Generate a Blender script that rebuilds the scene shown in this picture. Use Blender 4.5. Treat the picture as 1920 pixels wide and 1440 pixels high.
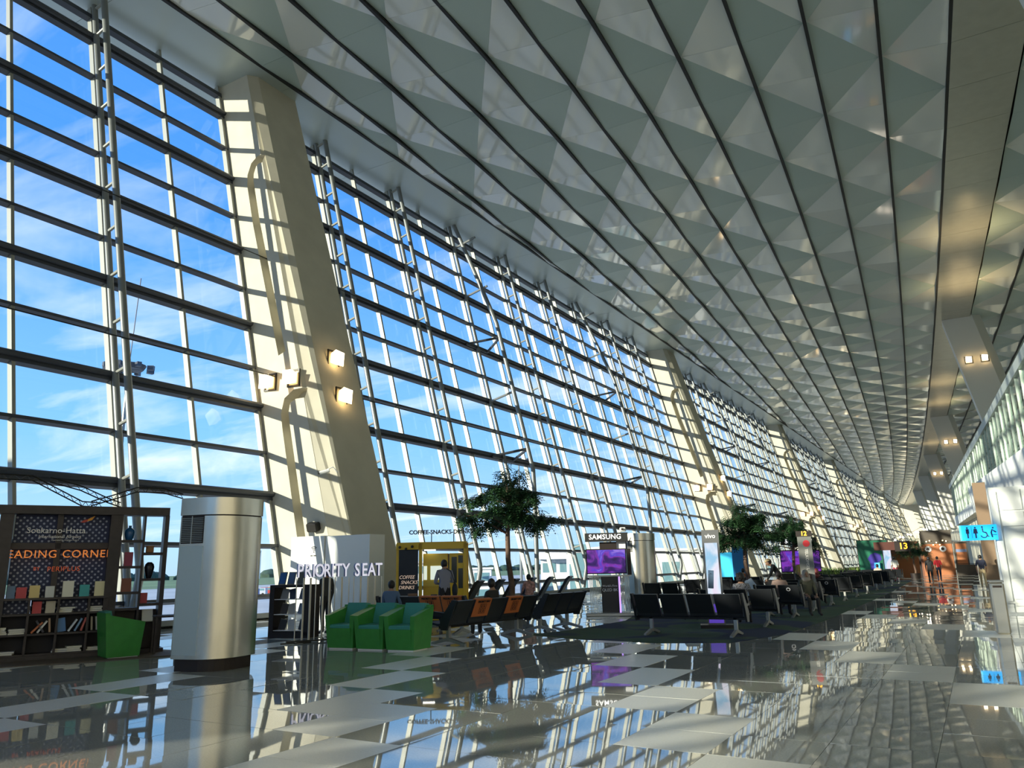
import bpy, bmesh, math, random
from mathutils import Vector, Matrix
random.seed(7)
for o in list(bpy.data.objects): bpy.data.objects.remove(o, do_unlink=True)
SC = bpy.context.scene
COL = SC.collection
PI = math.pi
# ------------------------------------------------------------------ camera
# world: X right across the hall, Y along the glass wall away from the camera, Z up, metres
def unit(v):
    return Vector(v).normalized()
FPX = 1442.0
ay = unit((1835 - 960, 1045 - 720, FPX))             # direction of the hall in camera space
hz = unit((-1000 - 960, 1104.5 - 720, FPX))
up = hz.cross(ay).normalized()
if up.y > 0: up = -up
ax = ay.cross(up).normalized()
if ax.x < 0: ax = -ax
right = Vector((ax.x, ay.x, up.x)); down = Vector((ax.y, ay.y, up.y)); fwd = Vector((ax.z, ay.z, up.z))
cam_d = bpy.data.cameras.new('camera'); cam_d.sensor_width = 36; cam_d.lens = 36 * FPX / 1920
cam_d.clip_end = 5000; cam_d.clip_start = 0.05
cam = bpy.data.objects.new('camera', cam_d); COL.objects.link(cam)
M = Matrix.Identity(4)
for r in range(3):
    M[r][0] = right[r]; M[r][1] = -down[r]; M[r][2] = -fwd[r]
M[0][3], M[1][3], M[2][3] = 0, 0, 1.5
cam.matrix_world = M
SC.camera = cam
# ------------------------------------------------------------------ world, sun, exposure
SC.view_settings.view_transform = 'Standard'; SC.view_settings.look = 'None'
SC.view_settings.gamma = 1.0; SC.view_settings.use_curve_mapping = False
SC.view_settings.exposure = EXPOSURE = 0.70
SUN_DIR = Vector((0.65, 1.0, -0.225)).normalized()
SUN_E = 5.2
SKY_E = 0.90
w = bpy.data.worlds.new('sky'); SC.world = w; w.use_nodes = True
nt = w.node_tree; nt.nodes.clear()
def N(nt, t, **kw):
    n = nt.nodes.new(t)
    for k, v in kw.items(): setattr(n, k, v)
    return n
def ramp(nt, stops, interp='LINEAR'):
    r = N(nt, 'ShaderNodeValToRGB'); cr = r.color_ramp; cr.interpolation = interp
    while len(cr.elements) < len(stops): cr.elements.new(0.5)
    for e, (p, c) in zip(cr.elements, stops):
        e.position = p; e.color = (*c, 1) if len(c) == 3 else c
    return r
out = N(nt, 'ShaderNodeOutputWorld'); bg = N(nt, 'ShaderNodeBackground'); tc = N(nt, 'ShaderNodeTexCoord')
sep = N(nt, 'ShaderNodeSeparateXYZ'); nt.links.new(tc.outputs['Generated'], sep.inputs[0])
grad = ramp(nt, [(0.0, (.40, .58, .72)), (0.03, (.40, .62, .84)), (0.16, (.21, .49, .88)), (0.42, (.075, .29, .78)), (1.0, (.045, .20, .62))])
nt.links.new(sep.outputs['Z'], grad.inputs[0])
# cloud layer: project the direction on a high plane so that clouds flatten towards the horizon
zc = N(nt, 'ShaderNodeMath', operation='MAXIMUM'); zc.inputs[1].default_value = 0.03
nt.links.new(sep.outputs['Z'], zc.inputs[0])
zadd = N(nt, 'ShaderNodeMath', operation='ADD'); zadd.inputs[1].default_value = 0.12; nt.links.new(zc.outputs[0], zadd.inputs[0])
dx = N(nt, 'ShaderNodeMath', operation='DIVIDE'); dy = N(nt, 'ShaderNodeMath', operation='DIVIDE')
nt.links.new(sep.outputs['X'], dx.inputs[0]); nt.links.new(zadd.outputs[0], dx.inputs[1])
nt.links.new(sep.outputs['Y'], dy.inputs[0]); nt.links.new(zadd.outputs[0], dy.inputs[1])
cmb = N(nt, 'ShaderNodeCombineXYZ'); nt.links.new(dx.outputs[0], cmb.inputs[0]); nt.links.new(dy.outputs[0], cmb.inputs[1])
mp = N(nt, 'ShaderNodeMapping'); mp.inputs['Scale'].default_value = (0.55, 1.5, 1); mp.inputs['Rotation'].default_value = (0, 0, .35); mp.inputs['Location'].default_value = (1.3, .4, 0)
nt.links.new(cmb.outputs[0], mp.inputs[0])
nz = N(nt, 'ShaderNodeTexNoise'); nz.inputs['Scale'].default_value = 1.1; nz.inputs['Detail'].default_value = 7; nz.inputs['Roughness'].default_value = .58; nz.inputs['Distortion'].default_value = .5
nt.links.new(mp.outputs[0], nz.inputs['Vector'])
cr = ramp(nt, [(0.50, (0, 0, 0)), (0.72, (.75, .75, .75))])
nt.links.new(nz.outputs[0], cr.inputs[0])
mx = N(nt, 'ShaderNodeMix', data_type='RGBA'); mx.inputs['B'].default_value = (.86, .91, .95, 1)
nt.links.new(cr.outputs[0], mx.inputs['Factor']); nt.links.new(grad.outputs[0], mx.inputs['A'])
nt.links.new(mx.outputs['Result'], bg.inputs[0]); bg.inputs[1].default_value = SKY_E
nt.links.new(bg.outputs[0], out.inputs[0])
sd = bpy.data.lights.new('sun', 'SUN'); sd.energy = SUN_E; sd.angle = math.radians(.53); sd.color = (1, .93, .74)
so = bpy.data.objects.new('sun', sd); COL.objects.link(so)
so.rotation_euler = SUN_DIR.to_track_quat('-Z', 'Y').to_euler(); so.location = (-60, -40, 60)
# ------------------------------------------------------------------ helpers
MATS = {}
def mat(name, color, rough=.5, metal=0.0, ior=1.5, noise=0, nscale=4, bump=0, bscale=8, emit=None, estr=0, coat=0, alpha=None, trans=0, bdetail=2, nstretch=None):
    if name in MATS: return MATS[name]
    m = bpy.data.materials.new(name); m.use_nodes = True
    t = m.node_tree; b = t.nodes['Principled BSDF']
    b.inputs['Base Color'].default_value = (*color, 1); b.inputs['Roughness'].default_value = rough
    b.inputs['Metallic'].default_value = metal; b.inputs['IOR'].default_value = ior
    if coat: b.inputs['Coat Weight'].default_value = coat
    if trans: b.inputs['Transmission Weight'].default_value = trans
    if emit: b.inputs['Emission Color'].default_value = (*emit, 1); b.inputs['Emission Strength'].default_value = estr
    if noise or bump:
        c = N(t, 'ShaderNodeTexCoord'); src = c.outputs['Object']
        if nstretch:
            mpp = N(t, 'ShaderNodeMapping'); mpp.inputs['Scale'].default_value = nstretch
            t.links.new(src, mpp.inputs[0]); src = mpp.outputs[0]
    if noise:
        n = N(t, 'ShaderNodeTexNoise'); n.inputs['Scale'].default_value = nscale; n.inputs['Detail'].default_value = 5
        t.links.new(src, n.inputs['Vector'])
        lo = tuple(max(0, x * (1 - noise)) for x in color); hi = tuple(min(1, x * (1 + noise)) for x in color)
        r = ramp(t, [(.3, lo), (.7, hi)]); t.links.new(n.outputs[0], r.inputs[0]); t.links.new(r.outputs[0], b.inputs['Base Color'])
    if bump:
        n = N(t, 'ShaderNodeTexNoise'); n.inputs['Scale'].default_value = bscale; n.inputs['Detail'].default_value = bdetail
        t.links.new(src, n.inputs['Vector'])
        bp = N(t, 'ShaderNodeBump'); bp.inputs['Strength'].default_value = bump; bp.inputs['Distance'].default_value = .05
        t.links.new(n.outputs[0], bp.inputs['Height']); t.links.new(bp.outputs[0], b.inputs['Normal'])
    MATS[name] = m
    return m
def glass_mat(name, tint, fres=.06, rough=0.0):
    if name in MATS: return MATS[name]
    m = bpy.data.materials.new(name); m.use_nodes = True; t = m.node_tree; t.nodes.clear()
    # thin pane: Schlick reflectance that is the same from both sides
    o = N(t, 'ShaderNodeOutputMaterial'); mix = N(t, 'ShaderNodeMixShader'); tr = N(t, 'ShaderNodeBsdfTransparent'); gl = N(t, 'ShaderNodeBsdfGlossy'); lw = N(t, 'ShaderNodeLayerWeight')
    lw.inputs['Blend'].default_value = .5
    pw = N(t, 'ShaderNodeMath', operation='POWER'); pw.inputs[1].default_value = 5.0
    ma = N(t, 'ShaderNodeMath', operation='MULTIPLY_ADD'); ma.inputs[1].default_value = 1 - fres; ma.inputs[2].default_value = fres
    tr.inputs[0].default_value = (*tint, 1); gl.inputs['Roughness'].default_value = rough
    t.links.new(lw.outputs['Facing'], pw.inputs[0]); t.links.new(pw.outputs[0], ma.inputs[0]); t.links.new(ma.outputs[0], mix.inputs[0])
    t.links.new(tr.outputs[0], mix.inputs[1]); t.links.new(gl.outputs[0], mix.inputs[2]); t.links.new(mix.outputs[0], o.inputs[0])
    MATS[name] = m
    return m
class MB:
    """collects boxes, tubes, prisms and lathes; build() links them as one mesh object"""
    def __init__(s): s.v = []; s.f = []; s.mi = []; s.cur = 0
    def add(s, vs, fs):
        k = len(s.v); s.v += [tuple(v) for v in vs]
        for f in fs: s.f.append(tuple(k + i for i in f)); s.mi.append(s.cur)
        return s
    def box(s, x0, x1, y0, y1, z0, z1, tf=None):
        vs = [(x, y, z) for z in (z0, z1) for y in (y0, y1) for x in (x0, x1)]
        if tf: vs = [tf @ Vector(v) for v in vs]
        return s.add(vs, [(0, 2, 3, 1), (4, 5, 7, 6), (0, 1, 5, 4), (2, 6, 7, 3), (0, 4, 6, 2), (1, 3, 7, 5)])
    def rbox(s, c, size, r=(0, 0, 0), bev=0):
        tf = Matrix.Translation(c) @ (Matrix.Rotation(r[2], 4, 'Z') @ Matrix.Rotation(r[1], 4, 'Y') @ Matrix.Rotation(r[0], 4, 'X'))
        a, b, d = size[0] / 2, size[1] / 2, size[2] / 2
        if not bev: return s.box(-a, a, -b, b, -d, d, tf)
        e = bev; pts = []
        for zz, ins in ((-d, e), (-d + e, 0), (d - e, 0), (d, e)):
            for px, py in ((-a + ins, -b + e), (-a + e, -b + ins), (a - e, -b + ins), (a - ins, -b + e), (a - ins, b - e), (a - e, b - ins), (-a + e, b - ins), (-a + ins, b - e)):
                pts.append(tf @ Vector((px, py, zz)))
        fs = [tuple(reversed(range(8))), tuple(range(24, 32))]
        for l in range(3):
            for i in range(8): j = (i + 1) % 8; fs.append((l * 8 + i, l * 8 + j, l * 8 + 8 + j, l * 8 + 8 + i))
        return s.add(pts, fs)
    def tube(s, pts, r, n=8, cap=True):
        pts = [Vector(p) for p in pts]; rs = r if isinstance(r, (list, tuple)) else [r] * len(pts)
        vs = []; fs = []; prev = None
        for i, p in enumerate(pts):
            d = (pts[min(i + 1, len(pts) - 1)] - pts[max(i - 1, 0)]).normalized()
            a = d.orthogonal().normalized() if prev is None else (prev - prev.dot(d) * d).normalized()
            prev = a; b = d.cross(a)
            for k in range(n):
                t = 2 * PI * k / n; vs.append(p + (a * math.cos(t) + b * math.sin(t)) * rs[i])
        for i in range(len(pts) - 1):
            for k in range(n):
                j = (k + 1) % n; fs.append((i * n + k, i * n + j, i * n + n + j, i * n + n + k))
        if cap: fs.append(tuple(reversed(range(n)))); fs.append(tuple(range((len(pts) - 1) * n, len(pts) * n)))
        return s.add(vs, fs)
    def prism(s, poly, a, b, axis='y', tf=None):
        """polygon extruded: axis y -> poly in (x,z), axis x -> (y,z), axis z -> (x,y)"""
        mk = {'y': lambda p, t: (p[0], t, p[1]), 'x': lambda p, t: (t, p[0], p[1]), 'z': lambda p, t: (p[0], p[1], t)}[axis]
        n = len(poly); vs = [mk(p, a) for p in poly] + [mk(p, b) for p in poly]
        if tf: vs = [tf @ Vector(v) for v in vs]
        fs = [tuple(range(n)), tuple(reversed(range(n, 2 * n)))] + [(i, i + n, (i + 1) % n + n, (i + 1) % n) for i in range(n)]
        return s.add(vs, fs)
    def lathe(s, prof, c=(0, 0, 0), n=16, sx=1, sy=1):
        vs = []; fs = []
        for r, z in prof:
            for k in range(n): t = 2 * PI * k / n; vs.append((c[0] + r * sx * math.cos(t), c[1] + r * sy * math.sin(t), c[2] + z))
        for i in range(len(prof) - 1):
            for k in range(n): j = (k + 1) % n; fs.append((i * n + k, i * n + j, i * n + n + j, i * n + n + k))
        fs.append(tuple(reversed(range(n)))); fs.append(tuple(range((len(prof) - 1) * n, len(prof) * n)))
        return s.add(vs, fs)
    def ell(s, c, r, n=12, m=8, tf=None):
        vs = []; fs = []
        for i in range(m + 1):
            p = PI * i / m
            for k in range(n):
                t = 2 * PI * k / n; vs.append(Vector((c[0] + r[0] * math.sin(p) * math.cos(t), c[1] + r[1] * math.sin(p) * math.sin(t), c[2] - r[2] * math.cos(p))))
        if tf: vs = [tf @ v for v in vs]
        for i in range(m):
            for k in range(n): j = (k + 1) % n; fs.append((i * n + k, i * n + j, i * n + n + j, i * n + n + k))
        return s.add(vs, fs)
    def quad(s, *p): return s.add(p, [tuple(range(len(p)))])
    def mesh(s, name, mats, smooth=False):
        me = bpy.data.meshes.new(name); me.from_pydata(s.v, [], s.f)
        for m in (mats if isinstance(mats, (list, tuple)) else [mats]): me.materials.append(m)
        me.polygons.foreach_set('material_index', s.mi)
        me.validate(); me.update()
        bm = bmesh.new(); bm.from_mesh(me); bmesh.ops.recalc_face_normals(bm, faces=bm.faces); bm.to_mesh(me); bm.free()
        if smooth:
            me.polygons.foreach_set('use_smooth', [True] * len(me.polygons))
            me.set_sharp_from_angle(angle=math.radians(42))
        return me
    def build(s, name, mats, parent=None, smooth=False, loc=None):
        return ob(name, s.mesh(name, mats, smooth), parent, loc)
def ob(name, me, parent=None, loc=None, rot=None):
    o = bpy.data.objects.new(name, me); COL.objects.link(o)
    if parent is not None: o.parent = parent
    if loc is not None: o.location = loc
    if rot is not None: o.rotation_euler = rot
    return o
def tag(o, label, cat, group=None):
    o['label'] = label; o['category'] = cat
    if group: o['group'] = group
    return o
def thing(name, label, cat, loc=(0, 0, 0), rz=0, group=None):
    o = ob(name, None, None, loc, (0, 0, rz)); o.empty_display_size = .2
    return tag(o, label, cat, group)
def struct(o):
    o['kind'] = 'structure'; return o
def copy_tree(src, parent=None):
    c = src.copy(); COL.objects.link(c); c.parent = parent
    for ch in list(src.children): copy_tree(ch, c)
    return c
_tc = {}
def text_mesh(body, size, ext=.004, shear=0, bold=0, space=1.0, align='CENTER'):
    key = (body, size, ext, shear, bold, space, align)
    if key in _tc: return _tc[key]
    cu = bpy.data.curves.new('t', 'FONT'); cu.body = body; cu.size = size; cu.extrude = ext; cu.shear = shear; cu.offset = bold
    cu.space_character = space; cu.align_x = align; cu.align_y = 'CENTER'; cu.resolution_u = 3
    o = bpy.data.objects.new('t', cu); COL.objects.link(o)
    bpy.context.view_layer.update()
    me = bpy.data.meshes.new_from_object(o.evaluated_get(bpy.context.evaluated_depsgraph_get()))
    bpy.data.objects.remove(o); _tc[key] = me
    return me
def text(name, body, size, m, parent, loc, ext=.004, rot=(PI / 2, 0, 0), **kw):
    me = text_mesh(body, size, ext, **kw).copy(); me.materials.clear(); me.materials.append(m)
    return ob(name, me, parent, loc, rot)
ORD = ['first', 'second', 'third', 'fourth', 'fifth', 'sixth', 'seventh', 'eighth', 'ninth', 'tenth', 'eleventh', 'twelfth', 'thirteenth', 'fourteenth', 'fifteenth', 'sixteenth']
# ------------------------------------------------------------------ materials of the shell
m_conc = mat('cream_concrete', (.54, .51, .41), .75, noise=.06, nscale=1.2)
m_steel = mat('grey_painted_steel', (.22, .235, .235), .4, metal=.3)
m_mull = mat('pale_aluminium', (.29, .30, .27), .45, metal=.1)
m_tran = mat('dark_transom', (.06, .068, .085), .45, metal=.2)
m_black = mat('black_gap', (.012, .013, .013), .6)
m_glass = glass_mat('facade_glass', (.93, .97, .98), .03)
m_rail = glass_mat('rail_glass', (.80, .92, .88))
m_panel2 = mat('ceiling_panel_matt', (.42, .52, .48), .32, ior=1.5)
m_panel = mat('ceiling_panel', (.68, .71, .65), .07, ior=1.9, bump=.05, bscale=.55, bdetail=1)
m_soff = mat('soffit_panel', (.50, .57, .54), .34, metal=.2)
m_strip = mat('brushed_ceiling_strip', (.46, .46, .40), .30, metal=.45, noise=.05, nscale=2)
m_white = mat('white_wall', (.80, .82, .80), .55)
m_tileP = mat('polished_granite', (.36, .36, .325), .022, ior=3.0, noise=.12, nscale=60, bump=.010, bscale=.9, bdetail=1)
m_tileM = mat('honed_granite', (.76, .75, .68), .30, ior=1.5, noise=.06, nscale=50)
m_slab = mat('floor_joint', (.06, .06, .055), .8)
m_warm = mat('warm_lamp', (1, .9, .7), .4, emit=(1, .78, .42), estr=9)
# ------------------------------------------------------------------ hall geometry
GX, LEAN = -20.6, .25                                  # glass wall: X = GX - LEAN*Z
D = 2.876; Y0 = 25.07                                  # mullion spacing, mullion k=0
ZT = [.67 + 1.665 * i for i in range(13)]              # transoms
ZTOP = 22.25
def gx(z): return GX - LEAN * z
def my(k): return Y0 + D * k
def gcur(y): return -.045 * y - 9e-5 * y * abs(y)      # the roof and the right side bend left
CZ = 22.3
YMIN, YMAX = -45.0, 345.0
# floor -----------------------------------------------------------
floor = struct(MB().box(-21.0, 16, YMIN, YMAX, -.5, -.03).build('floor', m_slab))
TS = .815
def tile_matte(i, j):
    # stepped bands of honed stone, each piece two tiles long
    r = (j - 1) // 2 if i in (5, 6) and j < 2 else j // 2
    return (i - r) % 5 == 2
cells = []
for i in range(-22, 29):
    for j in range(-40, 130):
        x1 = -.48 - TS * i; x0 = x1 - TS; y0 = 6.58 + TS * j
        if x0 < -20.9 or x1 > 15.5: continue
        cells.append((i, j, x0, y0))
def tile_size(c):
    x, y = c[2] + TS / 2, c[3] + TS / 2
    p = Vector((x, y, -1.5)); d = p.dot(fwd)
    if d < 1: return 0
    sx = p.dot(right) / d * FPX; sy = p.dot(down) / d * FPX
    if abs(sx) > 1000 or abs(sy) > 760: return 0
    return 1 / d / d
cells.sort(key=tile_size, reverse=True)
tmeshes = []
for v in range(12):
    rr = random.Random(v); a, b = rr.gauss(0, .0016), rr.gauss(0, .0016); g = .002
    h = TS / 2 - g
    top = [(x, y, a * x + b * y) for x, y in ((-h, -h), (h, -h), (h, h), (-h, h))]
    tmeshes.append((top, a, b))
tm_obj = {}
rest = {0: MB(), 1: MB()}
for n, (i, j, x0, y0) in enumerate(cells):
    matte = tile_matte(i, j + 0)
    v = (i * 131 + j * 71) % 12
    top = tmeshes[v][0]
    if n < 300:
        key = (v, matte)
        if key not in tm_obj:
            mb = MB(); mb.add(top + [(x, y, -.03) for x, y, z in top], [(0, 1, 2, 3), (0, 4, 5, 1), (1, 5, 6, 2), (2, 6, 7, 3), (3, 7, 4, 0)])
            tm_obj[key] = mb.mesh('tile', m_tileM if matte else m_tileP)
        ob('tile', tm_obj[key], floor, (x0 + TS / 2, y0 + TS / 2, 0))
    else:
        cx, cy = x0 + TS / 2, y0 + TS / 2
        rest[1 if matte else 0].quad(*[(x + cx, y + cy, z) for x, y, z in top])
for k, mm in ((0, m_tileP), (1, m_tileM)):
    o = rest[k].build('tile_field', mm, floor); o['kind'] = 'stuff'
# glass wall ------------------------------------------------------
NV = Vector((1, 0, LEAN)).normalized()                 # inward normal
def gp(z, y, off=0): return Vector((gx(z), y, z)) + NV * off
def lean_box(y0, y1, z0, z1, o0, o1):
    mb = MB(); vs = [gp(z, y, o) for z in (z0, z1) for y in (y0, y1) for o in (o0, o1)]
    return mb.add(vs, [(0, 2, 3, 1), (4, 5, 7, 6), (0, 1, 5, 4), (2, 6, 7, 3), (0, 4, 6, 2), (1, 3, 7, 5)])
me_mull = lean_box(-.05, .05, 0, ZTOP, .02, .24).mesh('mullion', m_mull)
TR_TOP = 22.3
me_outer = MB().tube([gp(.15, 0, .42), gp(TR_TOP, 0, .42)], .105, 10).mesh('truss_mast', m_steel, True)
me_inner = MB().tube([gp(.15, 0, .45), gp(1.15, 0, .95), gp(1.4, 0, 1.0), gp(TR_TOP, 0, 1.0)], .115, 10).mesh('inner_pipe', m_steel, True)
me_rung = MB().tube([gp(0, 0, .45), gp(0, 0, 1.0)], .055, 8).mesh('rung', m_mull, True)
bow = []
for q in range(19):
    z = 22.3 - q * (22.3 / 18)
    if z > 15: o = .75 + (22.3 - z) / 7.3 * 1.25
    elif z > 6: o = 2.0
    else: o = 2.0 - (6 - z) * LEAN * 1.0
    bow.append(gp(z, 0, o))
me_bow = MB().tube(bow, .125, 10).mesh('bowed_pipe', m_steel, True)
me_strut = MB().tube([gp(0, 0, .4), gp(0, 0, 2.0)], .07, 8).mesh('strut', m_steel, True)
mb = MB()
for dy in (-1.1, 1.1): mb.tube([gp(0, dy, .35), gp(0, 0, 2.0)], .075, 8)
mb.tube([gp(.0, -1.1, .35), gp(0, 1.1, .35)], .075, 8)
me_vstrut = mb.mesh('v_strut', m_tran, True)
pane_mesh = {}
def pane(h):
    if h not in pane_mesh:
        pane_mesh[h] = MB().quad((0, .06, .0), (0, D - .06, .0), (-LEAN * h, D - .06, h), (-LEAN * h, .06, h)).mesh('pane', m_glass)
    return pane_mesh[h]
me_pipe_cache = {}
WIN = [(1, -20, -2), (2, -2, 16), (3, 16, 34), (4, 34, 52), (5, 52, 70), (6, 70, 88), (7, 88, 108), (0, -24, -20)]
for wn, k0, k1 in WIN:
    y0, y1 = my(k0), my(k1)
    wo = ob('window_%d' % (wn if wn else 8), None, None, (gx(0), (y0 + y1) / 2, 0)); struct(wo)
    def add(name, me, loc, par=wo):
        o = ob(name, me, par); o.matrix_parent_inverse = Matrix.Translation(-Vector(wo.location)) if par is wo else Matrix.Identity(4)
        o.location = loc; return o
    near = wn in (1, 2)
    add('sill', lean_box(y0, y1, -.05, .10, -.1, .5).mesh('sill', m_steel), (0, 0, 0))
    add('head_beam', lean_box(y0, y1, ZTOP - .55, ZTOP - .35, 0, .25).mesh('head_beam', m_tran), (0, 0, 0))
    for ti, z in enumerate(ZT):
        thick = ti % 2 == 0 and ti > 0
        hh = .075 if thick else .05
        add('transom', lean_box(y0, y1, z - hh, z + hh, .02, .26 if ti else .34).mesh('transom', m_tran), (0, 0, 0))
        if thick:
            add('transom_pipe', MB().tube([gp(z + .12, y0, .32), gp(z + .12, y1, .32)], .095, 8).mesh('transom_pipe', m_tran, True), (0, 0, 0))
    for zz in (13.35, 9.0 - .75):
        add('cable', MB().tube([gp(zz, y0, 1.2), gp(zz, y1, 1.2)], .02, 5).mesh('cable', m_black), (0, 0, 0))
    far = MB()
    for k in range(k0, k1):
        add('mullion', me_mull, (0, my(k), 0))
        kk = k % 18
        if k % 2 == 0 and kk != 16:
            mast = add('truss_mast', me_outer, (0, my(k), 0))
            if kk in (4, 10) :
                ob('bowed_pipe', me_bow, mast)
                for z in (ZT[12], ZT[10], ZT[6]): ob('strut', me_strut, mast, (gx(z) - gx(0), 0, z))
                for z in (ZT[8], ZT[4]): ob('v_strut', me_vstrut, mast, (gx(z) - gx(0), 0, z))
            else:
                ob('inner_pipe', me_inner, mast)
                for z in ZT[1:]: ob('rung', me_rung, mast, (gx(z) - gx(0), 0, z + .12))
                ob('rung', me_rung, mast, (gx(22) - gx(0), 0, 22.0))
        zs = [0.1] + ZT + [ZTOP]
        for a, b in zip(zs, zs[1:]):
            if wn in (1, 2, 3) and my(k) > 0:
                add('pane', pane(round(b - a, 3)), (gx(a), my(k), a))
            else:
                far.quad((gx(a), my(k) + .06, a), (gx(a), my(k) + D - .06, a), (gx(b), my(k) + D - .06, b), (gx(b), my(k) + .06, b))
    if far.v:
        o = add('pane_field', far.mesh('pane_field', m_glass), (0, 0, 0)); o['kind'] = 'stuff'
# soffit along the glass wall --------------------------------------
XS = -23.15
roof = struct(MB().box(-28.2, 18, YMIN, YMAX, 23.4, 23.8).build('roof', mat('roof_deck', (.3, .3, .3), .8)))
trim1 = struct(MB().box(-28.0, XS - .12, YMIN, YMAX, 22.55, 22.65).build('trim_1', m_black))
j = 0; y = YMIN; big = MB()
while y < YMAX:
    mb = MB().box(-27.2, XS - .06, y + .008, y + 2 * 3.67 - .008, CZ, CZ + .08)
    if 0 < y < 230: mb.build('soffit_panel', m_soff, trim1)
    else: big.v and None; big.box(-27.2, XS - .06, y + .008, y + 2 * 3.67 - .008, CZ, CZ + .08)
    y += 2 * 3.67
o = big.build('soffit_field', m_soff, trim1); o['kind'] = 'stuff'
# faceted ceiling --------------------------------------------------
CL = [-25.4, -23.0, -20.7, -18.4, -16.1, -13.73, -11.4, -9.05, -6.69, -4.22, -1.7, .85, 3.42]   # index 7 = first measured line
HALF = 3.67
def cy(i, jj): return 31.7 + .11 * (CL[i] + 9.05) + HALF * jj
def star(i, jj): return (i - 7 + jj) % 2 == 0
def cv(i, jj, side, lines=CL):
    y = cy(i, jj) if lines is CL else 31.7 + .11 * (lines[i] + 9.05) + HALF * jj
    return Vector((lines[i] + gcur(y) + side, y, CZ if star(i, jj) else CZ - .16))
ceiling = struct(MB().box(XS - .1, 17, YMIN, YMAX, 22.75, 22.85).build('ceiling', m_black))
panels = []
def clip(poly):
    out = []
    for a, b in zip(poly, poly[1:] + poly[:1]):
        ia, ib = a.x > XS, b.x > XS
        if ia: out.append(a)
        if ia != ib: out.append(a.lerp(b, (XS - a.x) / (b.x - a.x)))
    return out
J0, J1 = int((YMIN - 32) / HALF), int((YMAX - 32) / HALF)
def add_panels(lines, tagp):
    for i in range(len(lines) - 1):
        for jj in range(J0, J1):
            A0, A1 = cv(i, jj, .055, lines), cv(i, jj + 1, .055, lines); B0, B1 = cv(i + 1, jj, -.055, lines), cv(i + 1, jj + 1, -.055, lines)
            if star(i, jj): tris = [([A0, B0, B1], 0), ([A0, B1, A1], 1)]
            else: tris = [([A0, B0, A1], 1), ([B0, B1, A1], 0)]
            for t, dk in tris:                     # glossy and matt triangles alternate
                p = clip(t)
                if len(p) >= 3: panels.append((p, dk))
add_panels(CL, 0)
CR = [6.2, 8.7, 11.2, 13.7, 16.2]
CLx = CL
add_panels(CR, 1)
def psize(q):
    c = sum(q[0], Vector()) / len(q[0]) - Vector((0, 0, 1.5)); d = c.dot(fwd)
    if d < 2: return 0
    if abs(c.dot(right) / d * FPX) > 1010 or abs(c.dot(down) / d * FPX) > 790: return 0
    return 1 / d / d
panels.sort(key=psize, reverse=True)
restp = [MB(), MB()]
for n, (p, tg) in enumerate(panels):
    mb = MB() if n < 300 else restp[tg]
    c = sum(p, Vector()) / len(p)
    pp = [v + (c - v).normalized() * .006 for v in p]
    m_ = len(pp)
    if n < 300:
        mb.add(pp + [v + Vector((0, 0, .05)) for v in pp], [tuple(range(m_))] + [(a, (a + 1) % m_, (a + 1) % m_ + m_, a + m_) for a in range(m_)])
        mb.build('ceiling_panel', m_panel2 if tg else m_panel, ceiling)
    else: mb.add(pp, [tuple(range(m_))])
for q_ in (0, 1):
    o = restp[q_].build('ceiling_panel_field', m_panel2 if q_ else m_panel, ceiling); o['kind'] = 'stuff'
# black fins that hide the slots between the strips
for lines in (CL, CR):
    for i, c in enumerate(lines):
        if lines is CR and i == 0: continue
        pts = []; yy = YMIN
        while yy < YMAX:
            if c + gcur(yy) > XS: pts.append(yy)
            yy += 6
        if len(pts) < 2: continue
        vs = []; fs = []
        for yv in pts:
            xv = c + gcur(yv); vs += [(xv - .065, yv, CZ - .19), (xv + .065, yv, CZ - .19), (xv + .065, yv, CZ - .07), (xv - .065, yv, CZ - .07)]
        for q in range(len(pts) - 1):
            for a in range(4): fs.append((q * 4 + a, q * 4 + (a + 1) % 4, q * 4 + 4 + (a + 1) % 4, q * 4 + 4 + a))
        MB().add(vs, fs).build('black_fin', m_black, ceiling)
MB().box(XS - .1, XS + .04, YMIN, YMAX, CZ - .12, CZ + .1).build('black_fin', m_black, ceiling)
# smooth strip to the right of the faceted ceiling
trim2 = struct(MB().box(0, .1, YMIN, YMIN + .1, 22.6, 22.7).build('trim_2', m_strip))
fld = MB()
for jj in range(J0, J1):
    y0 = 31.7 + .11 * (3.42 + 9.05) + HALF * jj; y1 = y0 + HALF
    a0, a1, b0, b1 = 3.48 + gcur(y0), 3.48 + gcur(y1), 6.14 + gcur(y0), 6.14 + gcur(y1)
    pts = [(a0, y0 + .01, CZ - .2), (b0, y0 + .01, CZ - .2), (b1, y1 - .01, CZ - .2), (a1, y1 - .01, CZ - .2)]
    mb = MB() if 25 < y0 < 200 else fld
    mb.add(pts + [(x, y, z + .3) for x, y, z in pts], [(0, 1, 2, 3), (0, 4, 5, 1), (1, 5, 6, 2), (2, 6, 7, 3), (3, 7, 4, 0)])
    if mb is not fld: mb.build('strip_panel', m_strip, trim2)
o = fld.build('strip_panel_field', m_strip, trim2); o['kind'] = 'stuff'
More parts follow.
